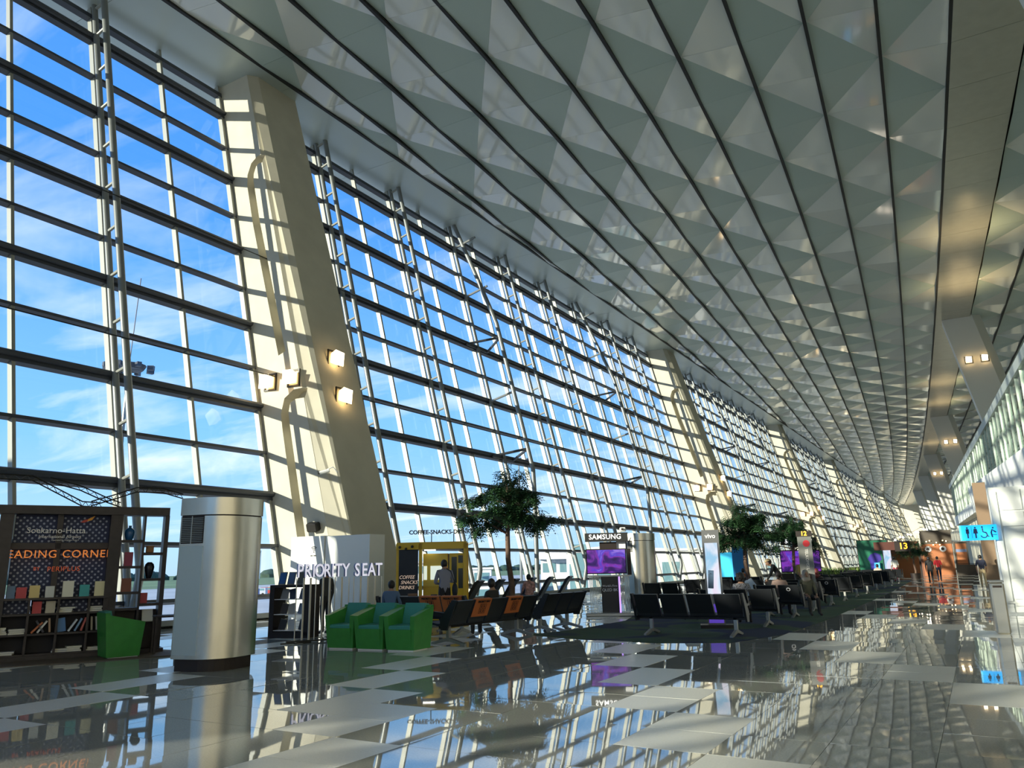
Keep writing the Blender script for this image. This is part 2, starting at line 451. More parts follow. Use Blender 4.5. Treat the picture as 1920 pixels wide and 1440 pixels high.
# ------------------------------------------------------------------ right side of the hall
def xb(y): return 3.42 - .057 * y - 6e-5 * y * abs(y)
m_slabw = mat('balcony_soffit', (.62, .60, .52), .7)
def ribbon(mb, prof, ys, fx):
    """sweep an (offset, z) profile along the bent balcony edge"""
    n = len(prof); vs = []
    for y in ys:
        for a, z in prof: vs.append((fx(y) + a, y, z))
    fs = []
    for q in range(len(ys) - 1):
        for i in range(n): j_ = (i + 1) % n; fs.append((q * n + i, q * n + j_, (q + 1) * n + j_, (q + 1) * n + i))
    fs.append(tuple(range(n))); fs.append(tuple(reversed(range((len(ys) - 1) * n, len(ys) * n))))
    return mb.add(vs, fs)
def yr(a, b, st):
    n = max(1, int(round((b - a) / st))); return [a + (b - a) * q / n for q in range(n + 1)]
# upper floor slab
def xg(y): return 5.5 - .067 * y
struct(ribbon(MB(), [(.02, 5.3), (.02, 6.2), (14, 6.2), (14, 5.3)], yr(8, 110, 6), xg).build('trim_3', m_slabw))
struct(ribbon(MB(), [(-.06, 5.25), (-.06, 6.25), (.02, 6.25), (.02, 5.25)], yr(8, 110, 6), xg).build('trim_4', m_white))
def xf(y): return 2.32 - .108 * (y - 40)
fasc = [(-.02, 6.1), (-.06, 5.95), (.10, 4.7), (.30, 4.1), (.62, 3.70), (.95, 3.6), (2.6, 3.6), (2.6, 6.1)]
fz = ribbon(MB(), fasc, yr(20, 61, 2), xf)
fz.add([(xf(61.7) + a * .85 + .25, 61.7, 4.8 + (z - 4.8) * .72) for a, z in fasc], [tuple(range(8))])
k_ = len(fz.v) - 8; l_ = k_ - 8
for i in range(8): fz.f.append((l_ + i, l_ + (i + 1) % 8, k_ + (i + 1) % 8, k_ + i)); fz.mi.append(0)
struct(fz.build('trim_5', m_white, None, True))
rail = thing('glass_balustrade', 'tall green-tinted glass screen with grey top rail along the upper floor', 'railing', (xg(60), 60, 6.25))
def rl(name, mb, m, sm=False):
    o = mb.build(name, m, rail, sm); o.matrix_parent_inverse = Matrix.Translation(-Vector(rail.location)); return o
rl('top_rail', ribbon(MB(), [(-.12, 9.75), (-.12, 10.25), (.08, 10.25), (.08, 9.75)], yr(8, 110, 6), xg), mat('rail_grey', (.42, .47, .46), .4, metal=.3))
y = 20.0
m_fin = mat('rail_post', (.62, .72, .62), .35, metal=.1)
me_post = MB().box(-.05, .12, -.03, .03, 6.25, 9.75).mesh('post', m_fin)
while y < 109:
    o = ob('post', me_post, rail, (xg(y), y, 0)); o.matrix_parent_inverse = Matrix.Translation(-Vector(rail.location))
    y1 = min(y + 1.9, 110)
    rl('glass_panel', MB().quad((xg(y + .05), y + .05, 6.3), (xg(y1 - .05), y1 - .05, 6.3), (xg(y1 - .05), y1 - .05, 9.75), (xg(y + .05), y + .05, 9.75)), m_rail)
    y += 1.9
# upper right: back wall with high windows
wr = struct(ribbon(MB(), [(13, 0), (13, 22.7), (13.3, 22.7), (13.3, 0)], yr(YMIN, YMAX, 15), lambda y: gcur(y) + 2).build('wall_right', m_conc))
wb = struct(MB().box(-28, 16, YMIN - .3, YMIN, 0, 6).build('wall_back', m_white))
struct(MB().box(-28, 16, YMAX, YMAX + .3, 0, 23).build('wall_far', m_conc))
# lower right: shops under the balcony
wl = MB().box(.60, 4.2, 31.6, 36.0, 0, 3.85)
struct(wl.build('wall_right_lower', m_white))
for x0, x1, z0, z1 in ((.62, .80, .05, 3.7), (.86, 1.5, .12, .75), (.86, 1.5, .80, 2.45), (.86, 1.5, 2.52, 3.0), (.86, 1.5, 3.06, 3.75), (1.56, 2.6, .1, 3.7)):
    MB().box(x0, x1, 31.53, 31.6, z0, z1).build('wall_panel', m_white, bpy.data.objects['wall_right_lower'])
struct(MB().box(2.4, 2.7, 36.0, 61, 0, 3.62).build('wall_shop', m_conc))
struct(ribbon(MB(), [(2.4, 0), (2.4, 5.3), (2.7, 5.3), (2.7, 0)], yr(62, 330, 20), xb).build('wall_shop_far', m_conc))
t = thing('brown_pillar', 'tall brown clad pillar with a navy edge beside the walking man', 'pillar', (.5, 46.5, 0))
MB().box(-.30, .28, 0, .6, 0, 5.25).build('cladding', mat('brown_clad', (.23, .15, .09), .5), t)
MB().box(.28, .62, .05, .6, 0, 3.6).build('edge_strip', mat('navy_clad', (.012, .018, .06), .4), t)
# leaning columns -----------------------------------------------------
# shape measured on the nearest one; x at floor and per metre of height
def col_profile(z):
    g, f_, e = gx(z) + .10, -17.85 - .287 * z, -17.05 - .3095 * z
    return [(g, 0), (f_, 0), (max(e, f_ + .12), .35), (max(e, f_ + .12), 2.5), (g, 2.5)]
mb = MB(); zs = [0, 22.7]
vs = [(x, y, z) for z in zs for x, y in col_profile(z)]
mb.add(vs, [(4, 3, 2, 1, 0), (5, 6, 7, 8, 9)] + [(i, (i + 1) % 5, (i + 1) % 5 + 5, i + 5) for i in range(5)])
colm = mb.mesh('column_body', m_conc)
def sweep_poly(path, w):
    L, R = [], []
    for q, p in enumerate(path):
        a = Vector(path[max(0, q - 1)]); b = Vector(path[min(len(path) - 1, q + 1)]); d = (b - a).normalized(); n = Vector((-d.y, d.x))
        L.append(Vector(p) + n * w / 2); R.append(Vector(p) - n * w / 2)
    return L, R
def groove(path, w):
    L, R = sweep_poly(path, w); mb = MB(); vs = []
    for y in (-.4, .5):
        for p in L: vs.append((p.x, y, p.y))
        for p in R: vs.append((p.x, y, p.y))
    n = len(L); fs = []
    for q in range(n - 1):
        fs += [(q, q + 1, n + q + 1, n + q), (2 * n + q, 3 * n + q, 3 * n + q + 1, 2 * n + q + 1), (q, 2 * n + q, 2 * n + q + 1, q + 1), (n + q, n + q + 1, 3 * n + q + 1, 3 * n + q)]
    fs += [(0, n, 3 * n, 2 * n), (n - 1, 3 * n - 1, 4 * n - 1, 2 * n - 1)]
    return mb.add(vs, fs)
g1 = [(-22.95, 17.95), (-23.2, 17.95), (-23.45, 17.8), (-23.6, 17.4), (-23.58, 17.0), (-23.1, 15.2), (-21.25, 9.4)]
g2 = [(-20.0, 7.75), (-20.5, 7.75), (-20.85, 7.55), (-20.95, 7.1), (-20.85, 6.6), (-19.3, .4), (-19.25, .25)]
co = ob('column_tmp', colm)
cut = []
for g in (g1, g2):
    c = groove(g, .38).build('cut', m_conc); cut.append(c)
    md = co.modifiers.new('b', 'BOOLEAN'); md.object = c; md.operation = 'DIFFERENCE'; md.solver = 'EXACT'
bpy.context.view_layer.update()
me_col = bpy.data.meshes.new_from_object(co.evaluated_get(bpy.context.evaluated_depsgraph_get())); me_col.name = 'column_body'
for c in cut + [co]: bpy.data.objects.remove(c)
# lamps
m_lamp = mat('lamp_face', (1, .95, .85), .4, emit=(1, .80, .50), estr=4.0)
m_lampside = mat('lamp_side', (1, .9, .7), .4, emit=(1, .66, .28), estr=3)
m_dark = mat('dark_metal', (.03, .028, .025), .4, metal=.4)
def lamp_meshes():
    a = MB().prism([(-.24, -.26), (.20, -.30), (.24, .22), (-.22, .26)], -.34, -.36).mesh('diffuser', m_lamp)
    s = MB(); s.add([(-.24, -.35, -.26), (.20, -.35, -.30), (.24, -.35, .22), (-.22, -.35, .26), (-.17, -.05, -.18), (.15, -.05, -.2), (.18, -.05, .15), (-.15, -.05, .18)], [(0, 1, 5, 4), (1, 2, 6, 5), (2, 3, 7, 6), (3, 0, 4, 7), (4, 5, 6, 7)])
    return a, s.mesh('lamp_body', m_lampside), MB().box(-.3, .3, -.05, 0, -.32, -.26).box(-.3, .3, -.05, 0, .26, .32).box(-.3, -.25, -.06, 0, -.3, .3).box(.24, .3, -.06, 0, -.3, .3).mesh('bracket', m_dark)
la, lb, lc = lamp_meshes()
def wall_lamp(label, loc, rz, group, s=1):
    t = thing('wall_lamp', label, 'lamp', loc, rz, group); t.scale = (s, s, s)
    ob('diffuser', la, t); ob('lamp_body', lb, t); ob('bracket', lc, t)
    return t
CY0, CP = 19.42, 51.77
names = {0: 'nearest huge leaning concrete column with two recessed channels and four lamps', 1: 'second leaning concrete column of the glass wall, behind the vivo stand'}
for n in range(-1, 7):
    yf = CY0 + CP * n
    lab = names.get(n, 'leaning concrete column at the glass wall, %s one down the hall' % ORD[n] if n > 1 else 'leaning concrete column at the glass wall behind the photographer')
    t = thing('leaning_column', lab, 'column', (-19, yf, 0), 0, 'leaning columns along the glass wall')
    o = ob('column_body', me_col, t); o.location = (19, 0, 0)
    if n < 0: continue
    wh = ['nearest', 'second', 'third', 'fourth', 'fifth', 'sixth', 'seventh'][n]
    for q, (x, nm) in enumerate(((-21.75, 'left'), (-20.55, 'right'))):
        if n > 3: break
        wall_lamp('glowing box lamp on the sunlit face of the %s leaning column, %s of the pair' % (wh, nm), (x, yf, 8.35), 0, 'box lamps on the leaning columns')
    for q, (z, nm) in enumerate(((9.25, 'upper'), (7.75, 'lower'))):
        if n > 3: break
        wall_lamp('glowing box lamp on the shaded flank of the %s leaning column, %s of the pair' % (wh, nm), (-17.05 - .3095 * z + .02, yf + 1.25, z), PI / 2, 'box lamps on the leaning columns')
# right-hand columns
def rcol(y, lab):
    x0 = 3.9 + gcur(y) 
    t = thing('right_column', lab, 'column', (x0 + 3, y, 0), 0, 'leaning columns on the right')
    mb = MB(); vs = []
    for z in (0, 22.6):
        xl = x0 + (22.3 - z) * .2 - (x0 + 3)
        vs += [(xl, 0, z), (xl + 2.35, 0, z), (xl + 3.0, .5, z), (xl + 3.0, 2.4, z), (xl, 2.4, z)]
    mb.add(vs, [(4, 3, 2, 1, 0), (5, 6, 7, 8, 9)] + [(i, (i + 1) % 5, (i + 1) % 5 + 5, i + 5) for i in range(5)])
    mb.build('column_body', mat('column_brightened', (.72, .71, .65), .7), t)  # colour raised to stand in for the light these columns lack
    return x0
RY = [76, 130, 178, 224, 272]
RN = ['nearest', 'second', 'third', 'fourth', 'fifth']
for y, nm in zip(RY, RN):
    x0 = rcol(y, '%s leaning column on the right side, rising behind the balustrade' % nm)
    if y < 180:
        for dx_, sd_ in ((1.35, 'left'), (2.55, 'right')):
            zl = 18.2
            wall_lamp('warm square lamp on the %s right-hand column, %s of the pair' % (nm, sd_), (x0 + (22.3 - zl) * .2 + dx_ - .55, y, zl), 0, 'warm lamps on the right-hand columns')
rcol(24.0, 'leaning column on the right side beside the photographer')
# warm uplights washing the smooth ceiling strip between the right-hand columns
for y in (55, 66, 104, 118, 160):
    l = bpy.data.lights.new('uplight', 'SPOT'); l.energy = 420; l.color = (1, .72, .36); l.spot_size = 2.2; l.spot_blend = 1; l.shadow_soft_size = .3
    o = bpy.data.objects.new('uplight', l); COL.objects.link(o); o.location = (5.2 + gcur(y), y, 18.5); o.rotation_euler = (PI, 0, 0)
# things fixed to the nearest column
t = thing('wall_speaker', 'small black loudspeaker low on the nearest leaning column', 'speaker', (-19.15, 19.42, 2.95))
MB().rbox((0, -.16, 0), (.42, .28, .30), (.35, 0, .2), .04).build('cabinet', m_dark, t); MB().box(-.05, .05, -.04, .0, -.1, .1).build('bracket', m_dark, t)
t = thing('security_camera', 'white security camera on a bent arm on the nearest leaning column', 'camera', (-18.35, 19.5, 4.75))
MB().tube([(0, 0, 0), (-.1, -.15, .18), (-.25, -.25, .1)], .022, 6).build('arm', m_white, t, True)
MB().tube([(-.18, -.22, .07), (-.45, -.4, -.02)], .06, 8).build('housing', m_white, t, True)
MB().tube([(-.45, -.4, -.02), (-.48, -.42, -.03)], .045, 8).build('lens', m_dark, t, True)
for yy, nm in ((46, 'nearer'), (58, 'farther')):
    t = thing('dome_camera', 'black dome camera under the white balcony edge, the %s one' % nm, 'camera', (xf(yy) + .95, yy, 3.6), 0, 'dome cameras under the balcony')
    MB().lathe([(.02, -.30), (.14, -.24), (.19, -.12), (.19, -.06)], n=14).build('dome', m_dark, t, True); MB().lathe([(.2, -.06), (.22, 0)], n=14).build('mount', m_white, t, True)
# ------------------------------------------------------------------ outside
t = thing('shade_block', 'unseen white box added outside the glass behind the camera to shade the foreground', 'building', (-29.5, -15, -5))  # blocker added out of view so its shadow covers the near floor
MB().box(-3.5, 3.5, -9.5, 9.5, 0, 12.9).build('wall', m_white, t); MB().box(-3.7, 3.7, -9.7, 9.7, 12.9, 13.1).build('roof', m_steel, t)
m_apron = mat('apron_concrete', (.55, .53, .48), .9, noise=.12, nscale=.05)
struct(MB().box(-900, 400, -300, 900, -6, -5).build('ground', m_apron))
m_grass = mat('far_grass', (.16, .24, .09), .95, noise=.25, nscale=.02)
struct(MB().box(-2500, -330, -900, 2500, -5.6, -4.9).build('ground_grass', m_grass))
m_tree = mat('far_trees', (.035, .075, .05), .95, noise=.4, nscale=.2)
mb = MB(); r = random.Random(3); pts = []
for q in range(130):
    y = -600 + q * 22; h = 3.5 + r.random() * 5; mb.ell((-760 - r.random() * 60, y, -4), (14, 16, h + 3), 8, 5)
o = mb.build('tree_line', m_tree, None, True); tag(o, 'distant dark green tree line beyond the airfield', 'trees'); o['kind'] = 'stuff'
m_bw = mat('far_white_building', (.80, .80, .77), .7); m_bg = mat('far_glazing', (.16, .30, .33), .2)
def far_building(label, x, y, rz, w_, d_, h_, rows, cols, z0=-5, roof=None):
    t = thing('airport_building', label, 'building', (x, y, z0), rz)
    MB().box(-w_ / 2, w_ / 2, 0, d_, 0, h_).build('wall', m_bw, t)
    MB().box(-w_ / 2 - .4, w_ / 2 + .4, -.4, d_ + .4, h_, h_ + .35).build('roof', roof or m_bw, t)
    me = MB().box(-w_ / cols * .38, w_ / cols * .38, -.08, 0, 0, h_ / rows * .5).mesh('window', m_bg)
    for a in range(rows):
        for b in range(cols): ob('window', me, t, (-w_ / 2 + w_ / cols * (b + .5), 0, h_ / rows * (a + .3)))
    return t
far_building('low white airport building across the apron, behind the tree trunk', -92, 122, .55, 26, 12, 6.2, 2, 7)
far_building('small beige service block across the apron, left of the tree trunk', -84, 112, .7, 7, 6, 7.5, 3, 2)
tb = far_building('white building with a curved canopy across the apron, left of the purple screen', -70, 160, .45, 30, 14, 8.0, 2, 8)
MB().prism([(-16, 8), (-15, 9.6), (0, 10.6), (15, 9.6), (16, 8)], -3, 14).build('canopy', m_bw, tb)
t = far_building('white hangar with a round blue emblem beyond the second silver tower', -47, 118, .4, 22, 12, 8.5, 1, 6)
MB().lathe([(.1, 0), (2.6, 0), (2.6, .1)], n=24).build('emblem', mat('emblem_blue', (.02, .16, .55), .5), t).rotation_euler = (PI / 2, 0, 0)
t.children[-1].location = (-8.5, -.12, 5.6)
far_building('grey green service sheds outside beyond the vivo stand', -40, 190, .3, 34, 10, 7.0, 2, 10)
far_building('pale tower block far off on the horizon left of the light pole', -640, 555, .8, 22, 16, 28, 6, 3)
def floodmast(label, x, y, h, plat, ant=0):
    t = thing('floodlight_mast', label, 'mast', (x, y, -5), .6, 'floodlight masts on the apron')
    MB().tube([(0, 0, 0), (0, 0, h)], [.35, .16], 8).build('pole', m_steel, t, True)
    mb = MB(); a = plat / 2
    mb.lathe([(a * .55, h - .3), (a * .62, h - .3), (a * .75, h + .25), (a * .68, h + .25)], n=14); mb.box(-a * .6, a * .6, -.05, .05, h - .3, h - .2).box(-.05, .05, -a * .6, a * .6, h - .3, h - .2)
    mb.build('platform', m_tran, t)
    me = MB().box(-.35, .35, -.25, .25, -.25, .25).mesh('floodlight', m_tran)
    for q in range(8):
        an = q * PI / 4; ob('floodlight', me, t, (a * math.cos(an), a * math.sin(an), h - .1), (0, 0, an))
    if ant: MB().tube([(0, 0, h), (.4, 0, h + ant)], .06, 6).build('antenna', m_tran, t)
floodmast('tall floodlight mast with a ring platform and antenna, behind the near truss', -82, 52, 30, 5.0, 11)
floodmast('floodlight mast outside above the indoor tree', -86.5, 150, 30, 4.5)
t = thing('light_pole', 'thin apron light pole outside beside the big silver tower', 'light pole', (-200, 177, -5))
MB().tube([(0, 0, 0), (0, 0, 13)], [.28, .14], 8).build('pole', m_steel, t, True); MB().box(-1.1, 1.1, -.1, .1, 12.6, 13).build('lamp_head', m_steel, t)
rr = random.Random(5)
for q, cn in enumerate(('white', 'blue', 'silver', 'red', 'pale yellow')):
    t = thing('parked_van', '%s service van parked on the far apron' % cn, 'van', (-175 - q * 3.4, 150 + q * 6.0, -5), rr.random() * .6)
    c_ = {'white': (.8, .8, .8), 'blue': (.08, .16, .4), 'silver': (.5, .52, .55), 'red': (.5, .06, .05), 'pale yellow': (.7, .62, .3)}[cn]
    MB().prism([(-2.3, .4), (-2.3, 1.3), (-1.5, 2.1), (2.2, 2.1), (2.3, .4)], -.9, .9).build('body', mat('van_' + cn.replace(' ', '_'), c_, .4), t)
    MB().prism([(-1.95, 1.35), (-1.45, 1.95), (1.9, 1.95), (1.9, 1.35)], -.92, .92).build('glazing', m_bg, t)
    wm = MB().lathe([(.1, -.1), (.36, -.1), (.36, .1), (.1, .1)], n=10).mesh('wheel', m_dark)
    for wx in (-1.5, 1.5):
        for wy in (-.85, .85): ob('wheel', wm, t, (wx, wy, .36), (PI / 2, 0, 0))
# ------------------------------------------------------------------ furniture
m_wood = mat('dark_brown_wood', (.030, .022, .024), .5, noise=.25, nscale=8)
m_navy = mat('navy_panel', (.018, .028, .085), .6)
m_dot = mat('pale_dot', (.33, .36, .48), .6)
m_seat = mat('black_seat_shell', (.020, .022, .026), .36, ior=1.5)
m_navyseat = mat('navy_seat_pad', (.015, .022, .05), .55)
m_alu = mat('cast_aluminium', (.42, .42, .40), .35, metal=.7)
m_green = mat('green_leather', (.045, .26, .045), .42, noise=.08, nscale=6)
m_teal = mat('teal_leather', (.045, .26, .22), .42)
m_sst = mat('brushed_stainless', (.60, .58, .52), .26, metal=.9, noise=.04, nscale=3)
m_louv = mat('louvre_grey', (.20, .21, .20), .5, metal=.3)
m_sign = mat('sign_white', (.85, .85, .88), .5)
m_yel = mat('kiosk_yellow', (.62, .40, .02), .45)
m_orange = mat('orange_cover', (.52, .15, .04), .6)
m_ink = mat('dark_print', (.02, .012, .01), .6)
# --- reading corner -------------------------------------------------------
RZ = math.atan2(3.17, 1.70)
def at_rc(x, y, z):
    c, s_ = math.cos(RZ), math.sin(RZ); return (-16.0 + x * c - y * s_, 7.16 + x * s_ + y * c, z)
rc = thing('reading_corner_wall', 'dark brown reading corner wall with dotted panels, shelves and lettering', 'bookcase', (-16.0, 7.16, 0), RZ)
MB().box(-.6, 3.55, -.06, .36, 2.68, 2.84).build('top_beam', m_wood, rc)
MB().box(-.6, 3.62, -.10, .40, 0, .08).build('plinth', m_wood, rc)
o = MB().box(-.6, 3.9, -1.05, -.12, .003, .015).build('floor_mat', mat('brown_mat', (.10, .075, .055), .7), None, False, (-16.0, 7.16, 0)); o.rotation_euler = (0, 0, RZ); tag(o, 'thin brown floor mat in front of the reading corner', 'mat')
for x0, x1 in ((-.6, -.55), (.62, .84), (2.48, 2.70), (3.48, 3.56)):
    MB().box(x0, x1, -.02, .36, .08, 2.68).build('upright', m_wood, rc)
MB().box(1.56, 1.66, .12, .30, 1.08, 2.68).build('stile', m_wood, rc)
MB().box(.84, 2.48, .12, .30, 2.02, 2.14).build('rail', m_wood, rc)
def dotted(x0, x1, z0, z1):
    p = MB().box(x0, x1, .26, .30, z0, z1).build('dotted_panel', m_navy, rc)
    mb = MB(); s_ = .112; row = 0; z = z0 + .035
    while z < z1 - .02:
        x = x0 + .03 + (s_ / 2 if row % 2 else 0)
        while x < x1 - .02:
            n = 8; r_ = .021
            mb.quad(*[(x + r_ * math.cos(2 * PI * k / n), .256, z + r_ * math.sin(2 * PI * k / n)) for k in range(n)]); x += s_
        z += s_ / 2; row += 1
    o = mb.build('dots', m_dot, p); o['kind'] = 'stuff'
for a in ((.86, 1.56, 2.14, 2.68), (1.66, 2.48, 2.14, 2.68), (.86, 1.56, 1.10, 2.02), (1.66, 2.48, 1.10, 2.02)): dotted(*a)
dotted(.84, 1.25, .12, 1.08); dotted(1.28, 2.48, .82, 1.08)
# lower bookcase in front of the panels
MB().box(.62, 2.62, -.06, .26, 1.08, 1.12).build('ledge', m_wood, rc)
for z in (.08, .44, .80): MB().box(.62, 2.62, -.04, .26, z, z + .035).build('shelf', m_wood, rc)
for x in (.66, 1.25, 1.73, 2.24, 2.60): MB().box(x - .02, x + .02, -.04, .26, .08, 1.08).build('divider', m_wood, rc)
MB().box(.62, 2.62, .255, .262, .08, .82).build('back_board', mat('dark_back', (.012, .012, .02), .7), rc)
# open shelving on the right and on the left edge
for z in (2.14, 1.63, 1.13, .82): MB().box(2.70, 3.10, 0, .32, z, z + .05).build('shelf', m_wood, rc)
for z in (1.89, 1.38, .90): MB().box(3.12, 3.48, 0, .32, z, z + .05).build('shelf', m_wood, rc)
MB().box(3.09, 3.13, 0, .32, .08, 2.68).build('divider', m_wood, rc)
MB().box(2.70, 3.48, .30, .33, .08, .82).build('back_board', m_wood, rc)
for z in (2.20, 1.65, 1.1, .6): MB().box(-.55, .62, 0, .32, z, z + .05).build('shelf', m_wood, rc)
# lettering
m_lw = mat('pale_letters', (.92, .88, .82), .5); m_lo = mat('orange_letters', (.85, .27, .07), .5, emit=(1, .28, .05), estr=.25)
m_lo2 = mat('dark_orange_letters', (.62, .12, .05), .5, emit=(1, .15, .04), estr=.1)
text('lettering', 'Soekarno-Hatta', .155, m_lw, rc, (1.56, .09, 2.37), .012)
text('lettering', 'International Airport', .085, m_lw, rc, (1.63, .095, 2.255), .008)
text('lettering', 'Operated by Angkasa Pura II', .04, m_lw, rc, (1.72, .10, 2.19), .004)
text('lettering', 'READING CORNER', .205, m_lo, rc, (1.62, .08, 1.92), .02, space=1.12)
text('lettering', 'BY', .095, m_lo2, rc, (1.30, .10, 1.65), .01); text('lettering', 'PERIPLUS', .125, m_lo2, rc, (1.75, .10, 1.64), .01, space=1.12)
e = MB().prism([(1.95, 2.53), (2.00, 2.575), (2.08, 2.60), (2.07, 2.55), (2.02, 2.53)], .08, .10).build('emblem', mat('emblem_red', (.5, .05, .03), .5), rc)
MB().prism([(2.06, 2.55), (2.08, 2.60), (2.20, 2.665), (2.15, 2.58)], .08, .10).build('emblem', mat('emblem_orange', (.8, .35, .03), .5), rc)
# decorative wire arches above the wall
def arch(label, pts):
    t = thing('wire_garland', label, 'decoration', at_rc(pts[0][0], pts[0][1], pts[0][2]), RZ, 'wire garlands over the reading corner')
    p0 = Vector(pts[0]); P_ = [Vector(p) - p0 for p in pts]
    # smooth
    path = []
    for q in range(len(P_) - 1):
        for k in range(6): path.append(P_[q].lerp(P_[q + 1], k / 6))
    path.append(P_[-1])
    up_ = Vector((0, 0, .09))
    MB().tube(path, .013, 5).build('lower_wire', m_dark, t); MB().tube([p + up_ for p in path], .013, 5).build('upper_wire', m_dark, t)
    mb = MB()
    for q in range(len(path) - 1): mb.tube([path[q] + (up_ if q % 2 else Vector()), path[q + 1] + (Vector() if q % 2 else up_)], .008, 4)
    mb.build('lacing', m_dark, t)
arch('looping black wire garland dipping over the reading corner, left loop', [(.45, .2, 3.35), (1.05, .2, 3.34), (1.5, .2, 3.10), (1.95, .2, 2.86), (2.3, .2, 2.84)])
arch('looping black wire garland over the reading corner, middle loop', [(1.35, .3, 3.33), (1.9, .3, 3.18), (2.4, .3, 2.95), (2.65, .3, 2.86)])
arch('looping black wire garland rising to the silver tower, right loop', [(2.1, .1, 2.86), (2.5, .1, 3.0), (2.9, .1, 3.16), (3.4, .1, 3.16), (3.8, .1, 3.05)])
# books
BK = 0
def book(label, x, z, w_, h_, col, y=.02, tilt=0, lean=0, th=.03, group='books in the reading corner', page=True):
    t = thing('book', label, 'book', at_rc(x, y, z), RZ, group)
    t.rotation_euler = (lean, tilt, RZ)
    key = tuple(round(c, 3) for c in col)
    m = mat('cover_%d_%d_%d' % tuple(int(c * 255) for c in col), col, .5)
    MB().box(-w_ / 2, w_ / 2, 0, .006, 0, h_).box(-w_ / 2, w_ / 2, th - .006, th, 0, h_).box(-w_ / 2, -w_ / 2 + .006, 0, th, 0, h_).build('cover', m, t)
    MB().box(-w_ / 2 + .006, w_ / 2 - .004, .006, th - .006, .004, h_ - .004).build('pages', mat('paper', (.75, .72, .62), .7), t)
    return t
book('blue-grey book face-out on the ledge, far left end', .93, 1.12, .14, .23, (.10, .17, .27), lean=-.15)
book('red book face-out on the ledge between the blue-grey and yellow ones', 1.10, 1.12, .17, .20, (.50, .05, .06), lean=-.15)
book('cream yellow book face-out on the ledge beside the red one', 1.31, 1.12, .17, .23, (.72, .55, .22), lean=-.15)
book('small white book face-out on the ledge left of the tall cream one', 1.56, 1.12, .15, .21, (.62, .62, .58), lean=-.15)
book('tall cream magazine face-out in the middle of the ledge', 1.86, 1.12, .19, .30, (.80, .76, .62), lean=-.15)
book('teal and white book face-out on the ledge', 2.14, 1.12, .17, .22, (.04, .36, .36), lean=-.15)
book('tall pale yellow magazine face-out at the right end of the ledge', 2.40, 1.12, .18, .28, (.78, .70, .42), lean=-.15)
book('red book face-out on the middle shelf, left cell', 1.38, .835, .15, .22, (.52, .05, .06), lean=-.2)
book('cream book with dark picture face-out on the middle shelf', 1.60, .835, .16, .22, (.55, .48, .36), lean=-.2)
for q, (x, z, n_) in enumerate(((.80, .475, 4), (1.08, .475, 3), (1.86, .835, 3), (2.36, .835, 3), (1.85, .115, 2), (2.05, .115, 3), (2.38, .115, 2), (.98, .115, 2))):
    for k in range(n_):
        pos = ['bottom', 'second', 'third', 'top'][k] if k < n_ - 1 else 'top'
        where = ['left end of the lower shelf', 'lower shelf beside the left pile', 'middle shelf, centre cell', 'middle shelf, right cell', 'bottom shelf, centre cell left side', 'bottom shelf, centre cell right side', 'bottom shelf, right cell', 'bottom shelf, left cell'][q]
        t = book('pale book lying flat, %s of the pile on the %s' % (pos, where), x + rr.uniform(-.02, .02), z + k * .03, .26, .19, rr.choice([(.70, .68, .62), (.55, .55, .52), (.42, .44, .5), (.75, .72, .6)]), y=.20)
        t.rotation_euler = (PI / 2, 0, RZ + rr.uniform(-.2, .2))
        t.location = at_rc(x, .2, z + k * .033 + .0)
cols = [(.55, .16, .06), (.75, .72, .66), (.06, .06, .08), (.5, .32, .2), (.08, .22, .5), (.7, .72, .75), (.2, .35, .55), (.55, .12, .1), (.45, .4, .3), (.62, .6, .55)]
cn = ['rust', 'white', 'black', 'tan', 'bright blue', 'pale grey', 'steel blue', 'dark red', 'olive', 'beige']
for q in range(10):
    if q < 4: x, z, ti, pl = 1.33 + q * .10, .475, (.75, .6, -.55, -.1)[q], 'lower shelf, left centre cell'
    elif q < 8: x, z, ti, pl = 1.83 + (q - 4) * .105, .475, (-.15, .55, .45, .3)[q - 4], 'lower shelf, right centre cell'
    else: x, z, ti, pl = 2.33 + (q - 8) * .09, .475, (-.08, -.12)[q - 8], 'lower shelf, right cell'
    book('%s book leaning on the %s' % (cn[q], pl), x, z + .01, .035 if q not in (4,) else .14, .25, cols[q], y=.03, tilt=ti, th=.17 if q != 4 else .03)
book('dark red book standing in the open right shelf, second cell', 2.86, 1.68, .16, .27, (.28, .04, .08))
book('brown book with orange band in the open right shelf, third cell', 2.86, 1.18, .18, .26, (.22, .07, .04))
book('small red book standing in the outer open shelf', 3.2, .95, .13, .20, (.38, .04, .05))
book('open pale book leaning in the outer open shelf near the floor', 3.3, .60, .2, .26, (.7, .68, .62), lean=-.5)
book('blue framed card in the left edge shelf', .35, 1.15, .2, .3, (.1, .2, .4))
# vases
t = thing('vase', 'blue glazed vase with a narrow neck on the top right shelf', 'vase', at_rc(2.85, .15, 2.19), RZ)
MB().lathe([(.06, 0), (.085, .06), (.098, .14), (.09, .20), (.05, .235), (.028, .25), (.028, .28), (.036, .29)], n=18).build('body', mat('blue_glaze', (.02, .10, .25), .2), t, True)
t = thing('vase', 'black egg-shaped vase on the outer right shelf', 'vase', at_rc(3.27, .15, 1.43), RZ)
MB().lathe([(.045, 0), (.06, .04), (.085, .15), (.095, .22), (.08, .28), (.05, .31), (.04, .32)], n=18).build('body', mat('black_glaze', (.012, .012, .02), .25), t, True)
t = thing('small_box', 'small brown box on the outer right shelf above the black vase', 'box', at_rc(3.25, .15, 1.94), RZ)
MB().rbox((0, 0, .06), (.14, .12, .12), bev=.01).build('body', mat('brown_box', (.3, .14, .05), .6), t); MB().rbox((0, 0, .125), (.15, .13, .02)).build('lid', mat('brown_box', (.3, .14, .05), .6), t)
